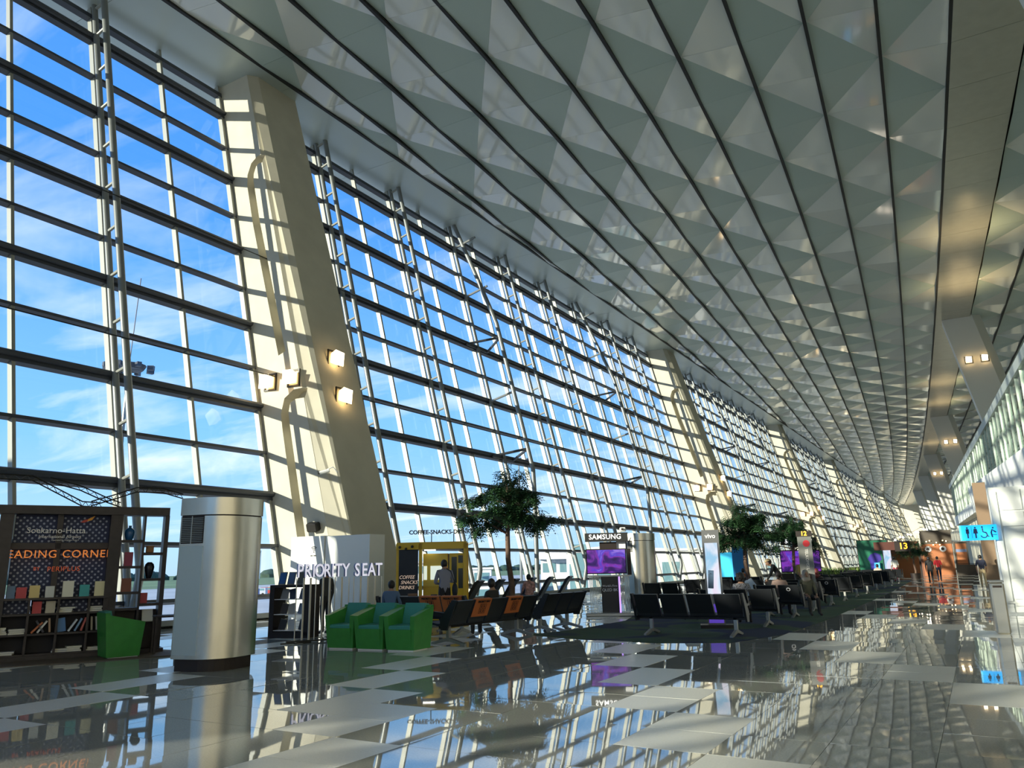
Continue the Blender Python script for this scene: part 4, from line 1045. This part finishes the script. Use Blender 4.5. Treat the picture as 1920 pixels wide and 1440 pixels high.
MB().rbox((-.05, -.12, .95), (.34, .25, .3), bev=.05).build('charging_box', m_ink, t)
t = thing('gate_sign', 'black hanging gate sign with a yellow number 13', 'sign', (-4.75, 64.5, 2.05), .1)
MB().box(-.50, .50, 0, .2, 0, .72).build('box', m_ink, t); text('number', '13', .62, MATS['gate_yellow'], t, (.08, -.01, .36), .006, bold=.012)
for x in (-.4, .4): MB().tube([(x, .1, .72), (x, .1, 3.2)], .015, 6).build('hanger', m_dark, t)
MB().box(-1.9, -.5, .05, .25, .1, .7).build('arm', mat('maroon', (.10, .03, .02), .5), t)
# billboard, boards far down the hall
t = thing('green_billboard', 'tall green billboard with a purple figure shape far down the hall', 'billboard', (-8.45, 69.5, 0), .08)
MB().box(0, 2.35, 0, .25, 0, 3.05).build('frame', m_ink, t); MB().box(.05, 2.25, -.01, 0, .1, 3.0).build('poster', mat('poster_green', (.012, .14, .075), .4, noise=.35, nscale=.6), t)
MB().prism([(.9, .4), (.85, 1.3), (.7, 1.55), (.95, 1.9), (1.3, 2.05), (1.65, 1.9), (1.75, 1.5), (1.5, 1.3), (1.6, .4)], -.02, -.012).build('purple_shape', mat('poster_purple', (.05, .03, .28), .4), t)
MB().box(1.15, 1.55, -.3, -.2, 0, 1.25).build('blue_panel', mat('poster_blue', (.08, .4, .75), .4, emit=(.1, .5, 1), estr=.6), t)
t = thing('cafe_booth', 'brown cafe booth behind the gate 13 sign', 'booth', (-6.3, 72, 0), .05)
MB().box(0, 2.2, 0, 2.5, 1.9, 2.9).build('canopy', mat('booth_brown', (.16, .05, .02), .5), t); MB().box(0, 2.2, .6, .7, 0, 1.9).build('back_wall', mat('booth_orange', (.36, .12, .03), .5), t); MB().box(-.05, .1, 0, .2, 0, 2.9).build('post', m_ink, t); MB().box(2.1, 2.25, 0, .2, 0, 2.9).build('post', m_ink, t)
m_brn = mat('board_brown', (.36, .115, .03), .5, noise=.12, nscale=.6); m_brd = mat('board_dark', (.06, .045, .03), .5)
t = thing('eye_board', 'tall brown board with two round white eyes at the far end of the walkway', 'board', (-4.45, 82, 0), -.05)
MB().box(0, 2.5, 0, .4, 0, 2.78).build('lower_board', m_brn, t); MB().box(-.02, 2.52, -.05, .45, 2.78, 4.0).build('upper_board', m_brd, t); MB().box(-.55, 0, .1, .4, 0, 2.6).build('side_board', mat('booth_brown', (.16, .05, .02), .5), t)
for x in (.55, 1.75):
    o = MB().lathe([(.001, 0), (.27, 0), (.27, .03)], n=22).build('eye', m_sign, t); o.location = (x, -.01, 2.33); o.rotation_euler = (PI / 2, 0, 0)
    p = MB().lathe([(.001, .03), (.13, .03), (.13, .05)], n=18).build('pupil', m_ink, o); p.location = (-.02, 0, 0)
for q in range(7):
    a = q / 6; MB().ell((.5 + a * 1.6, -.25, 3.0 - .35 * math.sin(a * PI) + (.25 if q % 2 else 0)), (.05, .05, .05), 8, 6).build('fairy_bulb', mat('bulb', (1, .85, .5), .4, emit=(1, .75, .35), estr=6), t, True)
t = thing('brown_panel', 'shorter framed brown panel with a barrier rail right of the eye board', 'board', (-1.85, 81.5, 0), -.05)
MB().box(0, .15, -.05, .3, 0, 2.95).build('post', m_brd, t); MB().box(1.0, 1.1, -.05, .3, 0, 2.85).build('post', m_brd, t); MB().box(.15, 1.0, 0, .2, .9, 2.75).build('panel', m_brn, t); MB().box(.15, 1.0, -.02, 0, 2.0, 2.25).build('price_strip', mat('strip_blue', (.15, .2, .35), .5), t); MB().box(.1, 1.05, -.02, .25, 2.75, 2.9).build('header', m_brd, t)
MB().box(.15, 2.3, -.6, -.55, .95, 1.0).build('barrier_rail', m_ink, t); MB().box(.15, 1.6, -.02, .2, 0, .9).build('base_panel', m_brd, t)
t = thing('lamp_cluster', 'cluster of bright round bulbs above the brown booths', 'lights', (-4.9, 84, 3.4))
for q in range(9): MB().ell((-1.8 + q * .35 + .1 * (q % 2), .1 * (q % 3), .9 + .22 * q * (.5) + .15 * (q % 2) - 1.0), (.09, .09, .09), 8, 6).build('bulb', mat('bulb_white', (1, .9, .8), .4, emit=(1, .85, .65), estr=14), t, True)
MB().tube([(-2.0, .1, -.3), (1.3, .1, 1.4)], .015, 5).build('cord', m_dark, t)
# toilet sign
m_blue = mat('sign_blue', (.01, .28, .72), .4, emit=(.01, .45, 1), estr=.85)
t = thing('restroom_sign', 'bright blue restroom sign with four dark pictograms jutting from the right wall', 'sign', (-.40, 31.35, 2.07), 0)
t.scale = (.92, 1, .92)
MB().box(0, 1.16, 0, .12, 0, .56).build('box', m_blue, t); MB().box(-.06, 0, .0, .12, .0, .56).build('end_cap', mat('sign_cyan', (.1, .5, .8), .4, emit=(.1, .55, 1), estr=.6), t)
mb = MB(); yy = -.004
def fig(x, skirt):
    mb.lathe([(.001, 0), (.032, 0), (.032, .006)], (0, 0, 0), 10); k = len(mb.v) - 30
    for q in range(k, len(mb.v)): v = mb.v[q]; mb.v[q] = (x + v[0], yy - v[2], .46 + v[1])
    body = [(x - .05, .42), (x + .05, .42), (x + (.075 if skirt else .055), .25), (x + .025, .25), (x + .022, .08), (x - .022, .08), (x - .025, .25), (x - (.075 if skirt else .055), .25)]
    mb.prism(body, yy - .006, yy)
fig(.20, False); mb.box(.335, .345, yy - .006, yy, .08, .50); fig(.46, True)
mb.tube([(.72 + .1 * math.sin(a), yy, .19 + .1 * math.cos(a)) for a in [q * .5 for q in range(10)]], .018, 5); mb.tube([(.69, yy, .44), (.70, yy, .30), (.80, yy, .28), (.84, yy, .14), (.88, yy, .13)], .022, 5); mb.ell((.69, yy, .48), (.03, .006, .03), 10, 6)
mb.tube([(.98, yy, .10), (.96, yy, .27), (1.0, yy, .38), (1.06, yy, .32), (1.12, yy, .28)], .026, 5); mb.ell((1.03, yy, .44), (.03, .006, .03), 10, 6); mb.box(1.0, 1.13, yy - .006, yy, .18, .2)
mb.build('pictograms', mat('picto_navy', (.005, .03, .12), .5), t)
# bin
t = thing('stainless_bin', 'tall brushed stainless bin standing by the right wall', 'bin', (.24, 18.75, 0), .1)
MB().rbox((0, .15, .5), (.25, .3, 1.0), bev=.03).build('body', m_sst, t); MB().rbox((0, .15, 1.02), (.26, .31, .04), bev=.01).build('lid', m_alu, t); MB().box(-.08, .08, -.006, .01, .90, .94).build('slot', m_ink, t)
# ------------------------------------------------------------------ indoor trees
m_bark = mat('bark', (.14, .085, .06), .85, noise=.3, nscale=9); m_leaf = mat('leaf_green', (.040, .105, .040), .5, noise=.5, nscale=3)
def indoor_tree(label, loc, h, crown_r, seed, leaves=2600, scale=1.0, lean=0.0, trunk_r=.10):
    r = random.Random(seed); t = thing('indoor_tree', label, 'tree', loc, 0, 'indoor trees between the seats')
    hb = h * .52
    tr = [(0, 0, .0), (.05 + lean * .3, .03, hb * .35), (lean * .6 - .02, -.03, hb * .7), (lean, 0, hb), (lean + .05, 0, hb + (h - hb) * .35), (lean, .05, h * .86)]
    MB().tube(tr, [trunk_r * 1.15, trunk_r, trunk_r * .85, trunk_r * .8, trunk_r * .5, trunk_r * .15], 10).build('trunk', m_bark, t, True)
    lv = MB(); tips = []
    br = MB()
    for q in range(20):
        a = q * 2.4 + r.uniform(-.3, .3); z0 = hb + (h * .86 - hb) * r.uniform(0, .85); f_ = (z0 - hb) / (h - hb)
        L = crown_r * (1.05 - .65 * f_) * r.uniform(.75, 1.08)
        p0_ = Vector((lean, 0, z0)); p1_ = p0_ + Vector((math.cos(a) * L * .5, math.sin(a) * L * .5, L * r.uniform(.10, .30))); p2_ = p0_ + Vector((math.cos(a) * L, math.sin(a) * L, L * r.uniform(-.08, .32)))
        br.tube([p0_, p1_, p2_], [.035 * scale, .022 * scale, .008], 6)
        for k in range(6):
            u = r.uniform(.3, 1.0); b_ = (p0_.lerp(p1_, u * 2) if u < .5 else p1_.lerp(p2_, u * 2 - 1)); e_ = b_ + Vector((r.gauss(0, .25), r.gauss(0, .25), r.uniform(-.1, .28))) * L * .55
            br.tube([b_, e_], [.012, .004], 4); tips.append((b_, e_))
        tips.append((p1_, p2_))
    for q in range(8):
        e_ = Vector((lean + r.gauss(0, crown_r * .2), r.gauss(0, crown_r * .2), h * r.uniform(.9, 1.0))); b_ = Vector((lean, 0, h * .8)); br.tube([b_, e_], [.012, .004], 4); tips.append((b_, e_))
    br.build('branches', m_bark, t)
    per = max(1, leaves // len(tips) // 8)
    for b_, e_ in tips:
        for k in range(per):
            p = b_.lerp(e_, r.uniform(.35, 1.1)) + Vector((r.gauss(0, .06), r.gauss(0, .06), r.gauss(0, .05)))
            a = r.uniform(0, 2 * PI); d = Vector((math.cos(a), math.sin(a), r.uniform(-.9, .15))).normalized(); s_ = d.cross(Vector((0, 0, 1))).normalized()
            ll = r.uniform(.16, .28) * scale
            for m_ in range(4):           # a drooping spray of paired leaflets
                c = p + d * ll * (m_ + 1) / 4 + Vector((0, 0, -.012 * m_ * m_))
                for sg in (-1, 1):
                    tip = c + (s_ * sg * .8 + d * .6).normalized() * ll * .42 + Vector((0, 0, -.02)); w_ = d * ll * .17
                    mid = (c + tip) / 2
                    lv.add([c, mid + w_, tip, mid - w_], [(0, 1, 2, 3)])
    o = lv.build('foliage', m_leaf, t); o['kind'] = 'stuff'
    MB().lathe([(.30, 0), (.36, .42), (.34, .42), (.31, .36)], n=18).build('planter', m_ink, t, True)
    MB().lathe([(.01, .33), (.33, .34), (.33, .36)], n=18).build('soil', m_bark, t)
    return t
indoor_tree('leafy indoor tree with dark trunk in front of the glass wall, nearest one', (-13.25, 22.3, 0), 4.85, 1.75, 1, 26000, 1.0, -.1, .10)
indoor_tree('bushy indoor tree with pale trunk right of the vivo totem', (-8.3, 33.0, 0), 4.0, 1.45, 2, 24000, .95, .0, .10)
indoor_tree('slender indoor tree behind the bushy one, left of the gate 12 pillar', (-7.2, 37.0, 0), 3.7, 1.25, 3, 16000, .9, .05, .08)
indoor_tree('small far indoor tree right of the gate 13 sign', (-4.3, 67.5, 0), 3.2, 1.25, 4, 8000, 1.0, 0, .08)
# low plants in boxes behind the seats
m_leaf2 = mat('leaf_bright', (.16, .24, .05), .5, noise=.4, nscale=4)
for q, (x, y, nm) in enumerate(((-8.0, 44.6, 'behind the yellow-shirted man'), (-8.0, 48, 'left of the far silver tower'), (-8.2, 58.0, 'in front of the green billboard'))):
    t = thing('plant_box', 'low box of bright leafy plants %s' % nm, 'planter', (x, y, 0), 0, 'plant boxes'); r = random.Random(q + 20)
    MB().box(-1.2, 1.2, -.25, .25, 0, .55).build('box', m_dark, t); lv = MB()
    for k in range(420):
        b_ = Vector((r.uniform(-1.15, 1.15), r.uniform(-.22, .22), .52)); e_ = b_ + Vector((r.gauss(0, .16), r.gauss(0, .14), r.uniform(.2, .62))); s_ = Vector((r.gauss(0, 1), r.gauss(0, 1), 0)).normalized() * .03
        lv.add([b_, b_.lerp(e_, .5) + s_, e_, b_.lerp(e_, .5) - s_], [(0, 1, 2, 3)])
    o = lv.build('foliage', m_leaf2, t); o['kind'] = 'stuff'
# ------------------------------------------------------------------ people
SKIN = mat('skin_tan', (.38, .21, .13), .5); HAIR = mat('hair_black', (.012, .010, .010), .5); EYE = mat('eye_dark', (.01, .01, .01), .2); LIP = mat('lip', (.30, .10, .08), .5)
mat('cloth_17_17_20', (.22, .22, .24), .8, noise=1.0, nscale=34); mat('cloth_127_56_56', (.48, .27, .25), .8, noise=.7, nscale=12)
def person(label, loc, rz, h=1.68, pose='stand', shirt=(.3, .3, .3), pants=(.03, .03, .04), shoes=(.05, .04, .04), hair='short', sleeve='long', hairc=None, over=None, head=(0, 0)):
    S = h / 1.7
    J = {'pel': (0, 0, .95), 'spi': (0, .01, 1.14), 'che': (0, 0, 1.33), 'nek': (0, -.01, 1.46), 'hed': (0, .015, 1.56)}
    for s_, sg in (('L', -1), ('R', 1)):
        J.update({'sh' + s_: (.17 * sg, 0, 1.40), 'el' + s_: (.22 * sg, -.03, 1.13), 'wr' + s_: (.225 * sg, .06, .89), 'hp' + s_: (.09 * sg, 0, .90), 'kn' + s_: (.10 * sg, .02, .50), 'an' + s_: (.10 * sg, -.03, .09), 'to' + s_: (.115 * sg, .13, .035)})
    if pose == 'walk':
        J.update({'knL': (-.09, .16, .53), 'anL': (-.09, .27, .12), 'toL': (-.10, .43, .06), 'knR': (.09, -.02, .50), 'anR': (.09, -.26, .16), 'toR': (.10, -.13, .04), 'elL': (-.22, -.12, 1.15), 'wrL': (-.21, -.08, .91), 'elR': (.22, .04, 1.14), 'wrR': (.20, .20, .94)})
    if pose == 'phone':
        J.update({'elR': (.24, .05, 1.14), 'wrR': (.12, .28, 1.17), 'elL': (-.24, .05, 1.12), 'wrL': (-.10, .26, 1.10), 'hed': (0, .05, 1.55)})
    if pose in ('sit', 'sitphone', 'sitlean'):
        dz = -.42
        for k in ('pel', 'spi', 'che', 'nek', 'hed', 'shL', 'shR', 'elL', 'elR'): J[k] = (J[k][0], J[k][1], J[k][2] + dz)
        for s_, sg in (('L', -1), ('R', 1)):
            J.update({'hp' + s_: (.10 * sg, .03, .50), 'kn' + s_: (.13 * sg, .45, .50), 'an' + s_: (.13 * sg, .44, .09), 'to' + s_: (.14 * sg, .60, .035), 'wr' + s_: (.16 * sg, .28, .60), 'el' + s_: (.24 * sg, .03, .72)})
        lean_ = .30 if pose == 'sitlean' else -.06
        for k in ('spi', 'che', 'nek', 'hed', 'shL', 'shR', 'elL', 'elR'):
            J[k] = (J[k][0], J[k][1] + lean_ * (J[k][2] - .53), J[k][2] - abs(lean_) * .1 * (J[k][2] - .53))
        if pose == 'sitphone': J.update({'wrL': (-.08, .30, .80), 'wrR': (.08, .30, .78)})
    if over: J.update(over)
    J = {k: Vector(v) for k, v in J.items()}
    RAD = {'pel': (.155, .115), 'spi': (.14, .105), 'che': (.165, .115), 'nek': (.056, .058), 'hed': (.06, .065), 'sh': (.07, .07), 'el': (.046, .046), 'wr': (.031, .028), 'hp': (.095, .095), 'kn': (.066, .066), 'an': (.045, .048), 'to': (.042, .032)}
    vs, ed, rad, cat = [], [], [], []
    idx = {}
    for k, v in J.items(): idx[k] = len(vs); vs.append(v * S); r_ = RAD[k[:-1] if k[-1] in 'LR' and k[:-1] in RAD else k]; rad.append((r_[0] * S, r_[1] * S))
    bones = []
    def E_(a, b, c): ed.append((idx[a], idx[b])); bones.append((vs[idx[a]], vs[idx[b]], c))
    E_('pel', 'spi', 'shirt'); E_('spi', 'che', 'shirt'); E_('che', 'nek', 'shirt'); E_('nek', 'hed', 'skin')
    for s_ in 'LR':
        E_('che', 'sh' + s_, 'shirt'); E_('sh' + s_, 'el' + s_, 'shirt'); E_('el' + s_, 'wr' + s_, 'shirt' if sleeve == 'long' else 'skin')
        E_('pel', 'hp' + s_, 'pants'); E_('hp' + s_, 'kn' + s_, 'pants'); E_('kn' + s_, 'an' + s_, 'pants'); E_('an' + s_, 'to' + s_, 'shoes')
        # hand: palm and five fingers
        d = (J['wr' + s_] - J['el' + s_]).normalized(); sg = -1 if s_ == 'L' else 1
        side = d.cross(Vector((sg, 0, 0))); side = side.normalized() if side.length > .1 else Vector((0, 1, 0))
        pm = len(vs); vs.append((J['wr' + s_] + d * .075) * S); rad.append((.034 * S, .020 * S)); ed.append((idx['wr' + s_], pm)); bones.append((vs[idx['wr' + s_]], vs[pm], 'skin'))
        cur = Vector((-sg * .3, 0, 0))
        for q, (o_, l_) in enumerate(((-.030, .060), (-.010, .072), (.010, .068), (.030, .052))):
            k1 = (J['wr' + s_] + d * .11 + side * o_) * S; k2 = k1 + (d + cur * .5).normalized() * l_ * .55 * S; k3 = k2 + (d + cur * 1.6).normalized() * l_ * .5 * S
            b0_ = len(vs); vs += [k1, k2, k3]; rad += [(.0095 * S, .0095 * S)] * 2 + [(.0075 * S, .0075 * S)]; ed += [(pm, b0_), (b0_, b0_ + 1), (b0_ + 1, b0_ + 2)]; bones.append((k1, k3, 'skin'))
        b0_ = len(vs); k1 = (J['wr' + s_] + d * .045 - side * .040) * S; k2 = k1 + (d * .8 - side * .5 + cur * .4).normalized() * .045 * S
        vs += [k1, k2]; rad += [(.011 * S, .011 * S), (.008 * S, .008 * S)]; ed += [(pm, b0_), (b0_, b0_ + 1)]; bones.append((k1, k2, 'skin'))
    me = bpy.data.meshes.new('person_body'); me.from_pydata([tuple(v) for v in vs], ed, [])
    o = bpy.data.objects.new('tmp', me); COL.objects.link(o)
    o.modifiers.new('s', 'SKIN'); o.modifiers['s'].use_smooth_shade = True
    sv = me.skin_vertices[0].data
    for q, r_ in enumerate(rad): sv[q].radius = r_; sv[q].use_root = (q == 0)
    ss = o.modifiers.new('u', 'SUBSURF'); ss.levels = 1; ss.render_levels = 1
    bpy.context.view_layer.update()
    bm_ = bpy.data.meshes.new_from_object(o.evaluated_get(bpy.context.evaluated_depsgraph_get()))
    bpy.data.objects.remove(o)
    mats = {'skin': 0, 'shirt': 1, 'pants': 2, 'shoes': 3}
    tone = lambda n, c: mat('%s_%d_%d_%d' % ((n,) + tuple(int(x * 255) for x in c)), c, .8)
    V = [tuple(v.co) for v in bm_.vertices]; mb = MB(); mb.v = V
    for p in bm_.polygons:
        c = p.center; best, bc = 9, 'shirt'
        for a, b, k in bones:
            ab = b - a; tt = max(0, min(1, (c - a).dot(ab) / max(1e-6, ab.length_squared))); dd = (c - a - ab * tt).length
            if dd < best: best, bc = dd, k
        mb.f.append(tuple(p.vertices)); mb.mi.append(mats[bc])
    bpy.data.meshes.remove(bm_)
    # head with face, joined to the same skin mesh
    hc = J['hed'] * S + Vector((0, .012, .025)) * S; yaw, pit = head
    HM = Matrix.Translation(hc) @ Matrix.Rotation(yaw, 4, 'Z') @ Matrix.Rotation(pit, 4, 'X')
    mb.cur = 0; k0_ = len(mb.v); mb.ell((0, 0, .01), (.075 * S, .094 * S, .115 * S), 16, 12)
    for q in range(k0_, len(mb.v)):
        x, y, z = mb.v[q]
        if z < -.03 * S: x *= .86; y = y * .9 + (.012 * S if y > 0 else 0)
        mb.v[q] = tuple(HM @ Vector((x, y, z)))
    mb.ell((0, .098 * S, -.012 * S), (.012 * S, .018 * S, .024 * S), 8, 6, HM)
    for sg in (-1, 1): mb.ell((.076 * S * sg, -.005 * S, -.005 * S), (.010 * S, .018 * S, .030 * S), 8, 6, HM)
    mb.cur = 4
    for sg in (-1, 1): mb.ell((.030 * S * sg, .084 * S, .018 * S), (.012 * S, .008 * S, .008 * S), 8, 6, HM)
    mb.cur = 5; mb.ell((0, .086 * S, -.055 * S), (.024 * S, .010 * S, .007 * S), 8, 6, HM)
    t = thing('person', label, 'person', loc, rz)
    mb.build('body', [SKIN, tone('cloth', shirt), tone('trouser', pants), tone('shoe', shoes), EYE, LIP], t, True)
    hm = mat('hair_%s' % str(hairc), hairc, .6) if hairc else HAIR
    hb = MB()
    if hair in ('short', 'pony', 'curly', 'cap'):
        g = 1.12 if hair != 'curly' else 1.38
        hb.ell((0, -.012 * S, .032 * S), (.079 * S * g, .092 * S * g, .098 * S * g), 14, 10)
        if hair == 'curly':
            r = random.Random(9)
            for q in range(26): a = r.uniform(0, 2 * PI); zz = r.uniform(-.06, .12); hb.ell((.085 * S * math.cos(a), -.03 * S + .09 * S * math.sin(a) * (1 if math.sin(a) < 0 else .4), zz * S), (.035 * S,) * 3, 6, 5)
        if hair == 'pony': hb.ell((0, -.12 * S, .0), (.035 * S, .05 * S, .05 * S), 8, 6); hb.ell((0, -.14 * S, -.10 * S), (.04 * S, .035 * S, .12 * S), 8, 6)
        hb.v = [tuple(HM @ Vector((x, y if y < .055 * S else .055 * S + (y - .055 * S) * .2, max(z, (-.10 if y < 0 else .045) * S)))) for x, y, z in hb.v]
        if hair == 'cap':
            cb = MB(); cb.ell((0, 0, .055 * S), (.092 * S, .108 * S, .082 * S), 14, 8); cb.v = [tuple(HM @ Vector((x, y, max(z, .05 * S)))) for x, y, z in cb.v]
            cb.prism([(-.07 * S, .06 * S), (-.06 * S, .16 * S), (0, .19 * S), (.06 * S, .16 * S), (.07 * S, .06 * S)], .05 * S, .062 * S, 'z', HM)
            cb.build('cap', tone('cap', (.62, .46, .25)), t, True)
    else:                                    # headscarf
        hb.ell((0, -.008 * S, .02 * S), (.095 * S, .112 * S, .128 * S), 16, 10); hb.v = [(x, min(y, .068 * S + abs(x) * .2) if abs(x) < .06 * S and -.085 * S < z < .075 * S else y, z) for x, y, z in hb.v]
        hb.ell((0, -.01 * S, -.14 * S), (.14 * S, .12 * S, .09 * S), 14, 8); hb.v = [tuple(HM @ Vector(v)) for v in hb.v]
    hb.build('headscarf' if hair == 'scarf' else 'hair', hm, t, True)
    return t
def face(dx_, dy_): return math.atan2(dy_, dx_) - PI / 2
def attach(t, name, mb, m, sm=True): return mb.build(name, m, t, sm)
p = person('person in a grey-blue shirt with phone standing at the yellow coffee kiosk', (-12.2, 17.1, 0), face(-.75, .66), 1.72, 'phone', (.22, .23, .30), (.012, .013, .02))
bagm = mat('bag_black', (.015, .015, .018), .6)
t = thing('shoulder_bag', 'black round shoulder bag on the kiosk customer', 'bag', (-12.2 + .26, 17.1 + .1, .72), face(-.75, .66)); MB().ell((0, 0, .22), (.07, .13, .20), 12, 8).build('body', bagm, t, True); MB().tube([(0, 0, .4), (-.1, .02, .7), (-.22, .02, .78)], .012, 5).build('strap', bagm, t)
t = thing('mobile_phone', 'dark phone held by the kiosk customer', 'phone', (-12.2 - .28, 17.1 + .22, 1.17), face(-.75, .66)); MB().rbox((0, 0, .05), (.08, .012, .15), (-.9, 0, 0)).build('case', m_ink, t)
person('person in black lounging on the side-on bench with a phone', (-9.42, 14.98, .0), face(-1, .1), 1.66, 'sitphone', (.02, .02, .022), (.03, .03, .035), (.5, .5, .5), sleeve='short', head=(-.9, .1))
person('person in a pink floral shirt seated by the window, seen from behind', (-13.5, 23.9, .02), face(-.8, .6), 1.62, 'sit', (.50, .22, .22), (.1, .1, .12))
person('curly-haired person in a black and white patterned top, seen from behind', (-5.2, 20.0, .0), face(-.2, 1), 1.62, 'sit', (.07, .07, .08), (.03, .03, .03), hair='curly')
person('stooping person in a dark jacket and tan cap beside the pale bag', (-5.75, 27.2, 0), face(-1, -.2), 1.68, 'stand', (.025, .027, .025), (.02, .02, .022), hair='cap', over={'spi': (0, .06, 1.14), 'che': (0, .16, 1.30), 'nek': (0, .25, 1.40), 'hed': (0, .33, 1.46), 'shL': (-.17, .2, 1.36), 'shR': (.17, .2, 1.36), 'elL': (-.22, .30, 1.12), 'elR': (.22, .30, 1.12), 'wrL': (-.18, .42, .94), 'wrR': (.18, .42, .94)}, head=(0, -.3))
person('ponytailed person seated with back to us on the third bench row', (-4.95, 23.2, 0), face(0, 1), 1.62, 'sit', (.35, .24, .2), (.03, .03, .04), hair='pony', hairc=(.02, .012, .01))
person('person in a beige headscarf and olive coat seated beside the ponytailed one', (-4.35, 23.9, 0), face(.5, -.85), 1.64, 'sit', (.09, .09, .06), (.04, .04, .04), hair='scarf', hairc=(.34, .30, .25))
person('person in a mustard shirt bending over in front of the far purple screen', (-6.6, 34.6, 0), face(.7, -.6), 1.66, 'stand', (.40, .30, .10), (.03, .03, .03), sleeve='short', over={'spi': (0, .06, 1.14), 'che': (0, .18, 1.28), 'nek': (0, .27, 1.36), 'hed': (0, .35, 1.42), 'shL': (-.17, .22, 1.33), 'shR': (.17, .22, 1.33), 'elL': (-.22, .3, 1.08), 'elR': (.22, .3, 1.08), 'wrL': (-.18, .4, .9), 'wrR': (.18, .4, .9)})
person('person in black with a backpack standing by the far silver tower', (-8.1, 47.0, 0), face(-.3, 1), 1.7, 'stand', (.02, .02, .022), (.02, .02, .02))
t = thing('backpack', 'black backpack on the person by the far silver tower', 'backpack', (-7.95, 46.75, 1.0), face(-.3, 1)); MB().rbox((0, 0, .24), (.32, .18, .46), bev=.06).build('body', bagm, t, True); MB().rbox((0, -.1, .15), (.24, .06, .2), bev=.02).build('pocket', bagm, t)
person('person in a dark red scarf and black coat seated on the fifth bench row', (-5.0, 29.5, 0), face(0, 1), 1.62, 'sit', (.03, .025, .025), (.03, .03, .03), hair='scarf', hairc=(.16, .03, .03))
person('person in a white shirt standing near the gate 13 sign', (-4.9, 58.5, 0), face(-.4, .9), 1.66, 'stand', (.75, .74, .70), (.35, .05, .08), sleeve='short')
person('person with dark hair seated on a far row below the white totem', (-5.3, 51.9, 0), face(0, 1), 1.62, 'sit', (.5, .42, .35), (.05, .05, .05), sleeve='short')
person('person in a long black coat walking away down the hall', (-2.62, 53.6, 0), face(-.05, 1), 1.58, 'walk', (.015, .015, .018), (.02, .02, .022), hair='scarf', hairc=(.012, .012, .014))
person('person in a red shirt and dark trousers walking away down the hall', (-2.38, 59.0, 0), face(0, 1), 1.60, 'walk', (.55, .02, .03), (.02, .025, .05), sleeve='short')
person('person in a navy shirt and cream trousers walking by the brown pillar', (.05, 45.4, 0), face(0, 1), 1.60, 'walk', (.025, .03, .06), (.60, .46, .26), (.6, .5, .35), sleeve='short')
person('person in teal at the right edge of the hall', (1.13, 14.4, 0), face(-.2, 1), 1.62, 'walk', (.01, .16, .12), (.02, .1, .09), hair='scarf', hairc=(.01, .15, .12))
t = thing('hand_bag', 'turquoise bag at the right edge beside the teal figure', 'bag', (.80, 14.25, .72), .3); MB().rbox((0, 0, .17), (.30, .16, .32), bev=.05).build('body', mat('bag_teal', (.02, .30, .28), .5), t, True); MB().tube([(-.08, 0, .32), (0, 0, .46), (.08, 0, .32)], .01, 5).build('handle', m_dark, t)
person('person in a pale blue shirt seated behind the priority seat letters', (-12.3, 15.05, 0), face(-.3, .95), 1.64, 'sit', (.10, .17, .30), (.03, .05, .15), head=(.2, .2))
person('person with a tan cap standing behind the black magazine shelf', (-14.0, 14.6, 0), face(-1, .1), 1.55, 'stand', (.05, .05, .05), (.03, .03, .03), hair='cap', sleeve='long')
person('person in an orange top seated far back near the blue advertising column', (-9.3, 36.3, 0), face(-.2, 1), 1.62, 'sit', (.5, .12, .03), (.03, .03, .03))
t = thing('trolley_bag', 'silver hard-shell suitcase behind the first bench row', 'suitcase', (-7.0, 21.4, 0), .3); MB().rbox((0, 0, .38), (.42, .26, .62), bev=.05).build('shell', m_alu, t); MB().tube([(-.12, .1, .68), (-.12, .1, .95), (.12, .1, .95), (.12, .1, .68)], .012, 6).build('handle', m_dark, t)
for x in (-.16, .16):
    for y in (-.09, .09): MB().ell((x, y, .035), (.02, .035, .035), 8, 6).build('wheel', m_dark, t)
t = thing('tote_bag', 'pale blue and white bag on the seat beside the stooping person', 'bag', (-6.5, 26.3, .44), .3); MB().prism([(-.26, 0), (-.2, .45), (.0, .55), (.24, .2), (.28, 0)], -.12, .12).build('body', mat('bag_pale', (.50, .60, .72), .6), t); MB().tube([(-.12, 0, .48), (-.02, 0, .68), (.06, 0, .5)], .012, 5).build('handle', m_dark, t)
# second screen stand far back and a blue one
t = thing('screen_stand', 'far purple screen stand under a small white lit sign', 'display stand', (-8.6, 41.0, 0), .2)
MB().box(0, 1.9, 0, .3, 0, .9).build('counter', m_ink, t); MB().box(0, 1.9, .05, .2, .95, 2.05).build('television', m_ink, t); MB().box(.04, 1.86, .04, .05, 1.0, 2.0).build('screen', m_purp, t); MB().box(.1, 1.8, .05, .4, 2.3, 2.65).build('sign_box', m_ink, t); text('lettering', 'SAMSUNG', .28, MATS['sign_lit'], t, (.95, .04, 2.47), .004, bold=.01)
t = thing('blue_advert_column', 'blue and white advertising column left of the stooping person', 'advert', (-10.6, 39.5, 0), .2)
MB().box(0, .75, 0, .4, 0, 2.75).build('column', mat('advert_blue', (.02, .20, .50), .4), t); MB().box(-1.1, 0, .1, .3, 0, 2.0).build('poster', mat('advert_cyan', (.05, .45, .70), .4, emit=(.05, .5, .8), estr=.35), t); MB().box(-1.1, 0, .08, .1, 0, .5).build('base', m_sign, t)
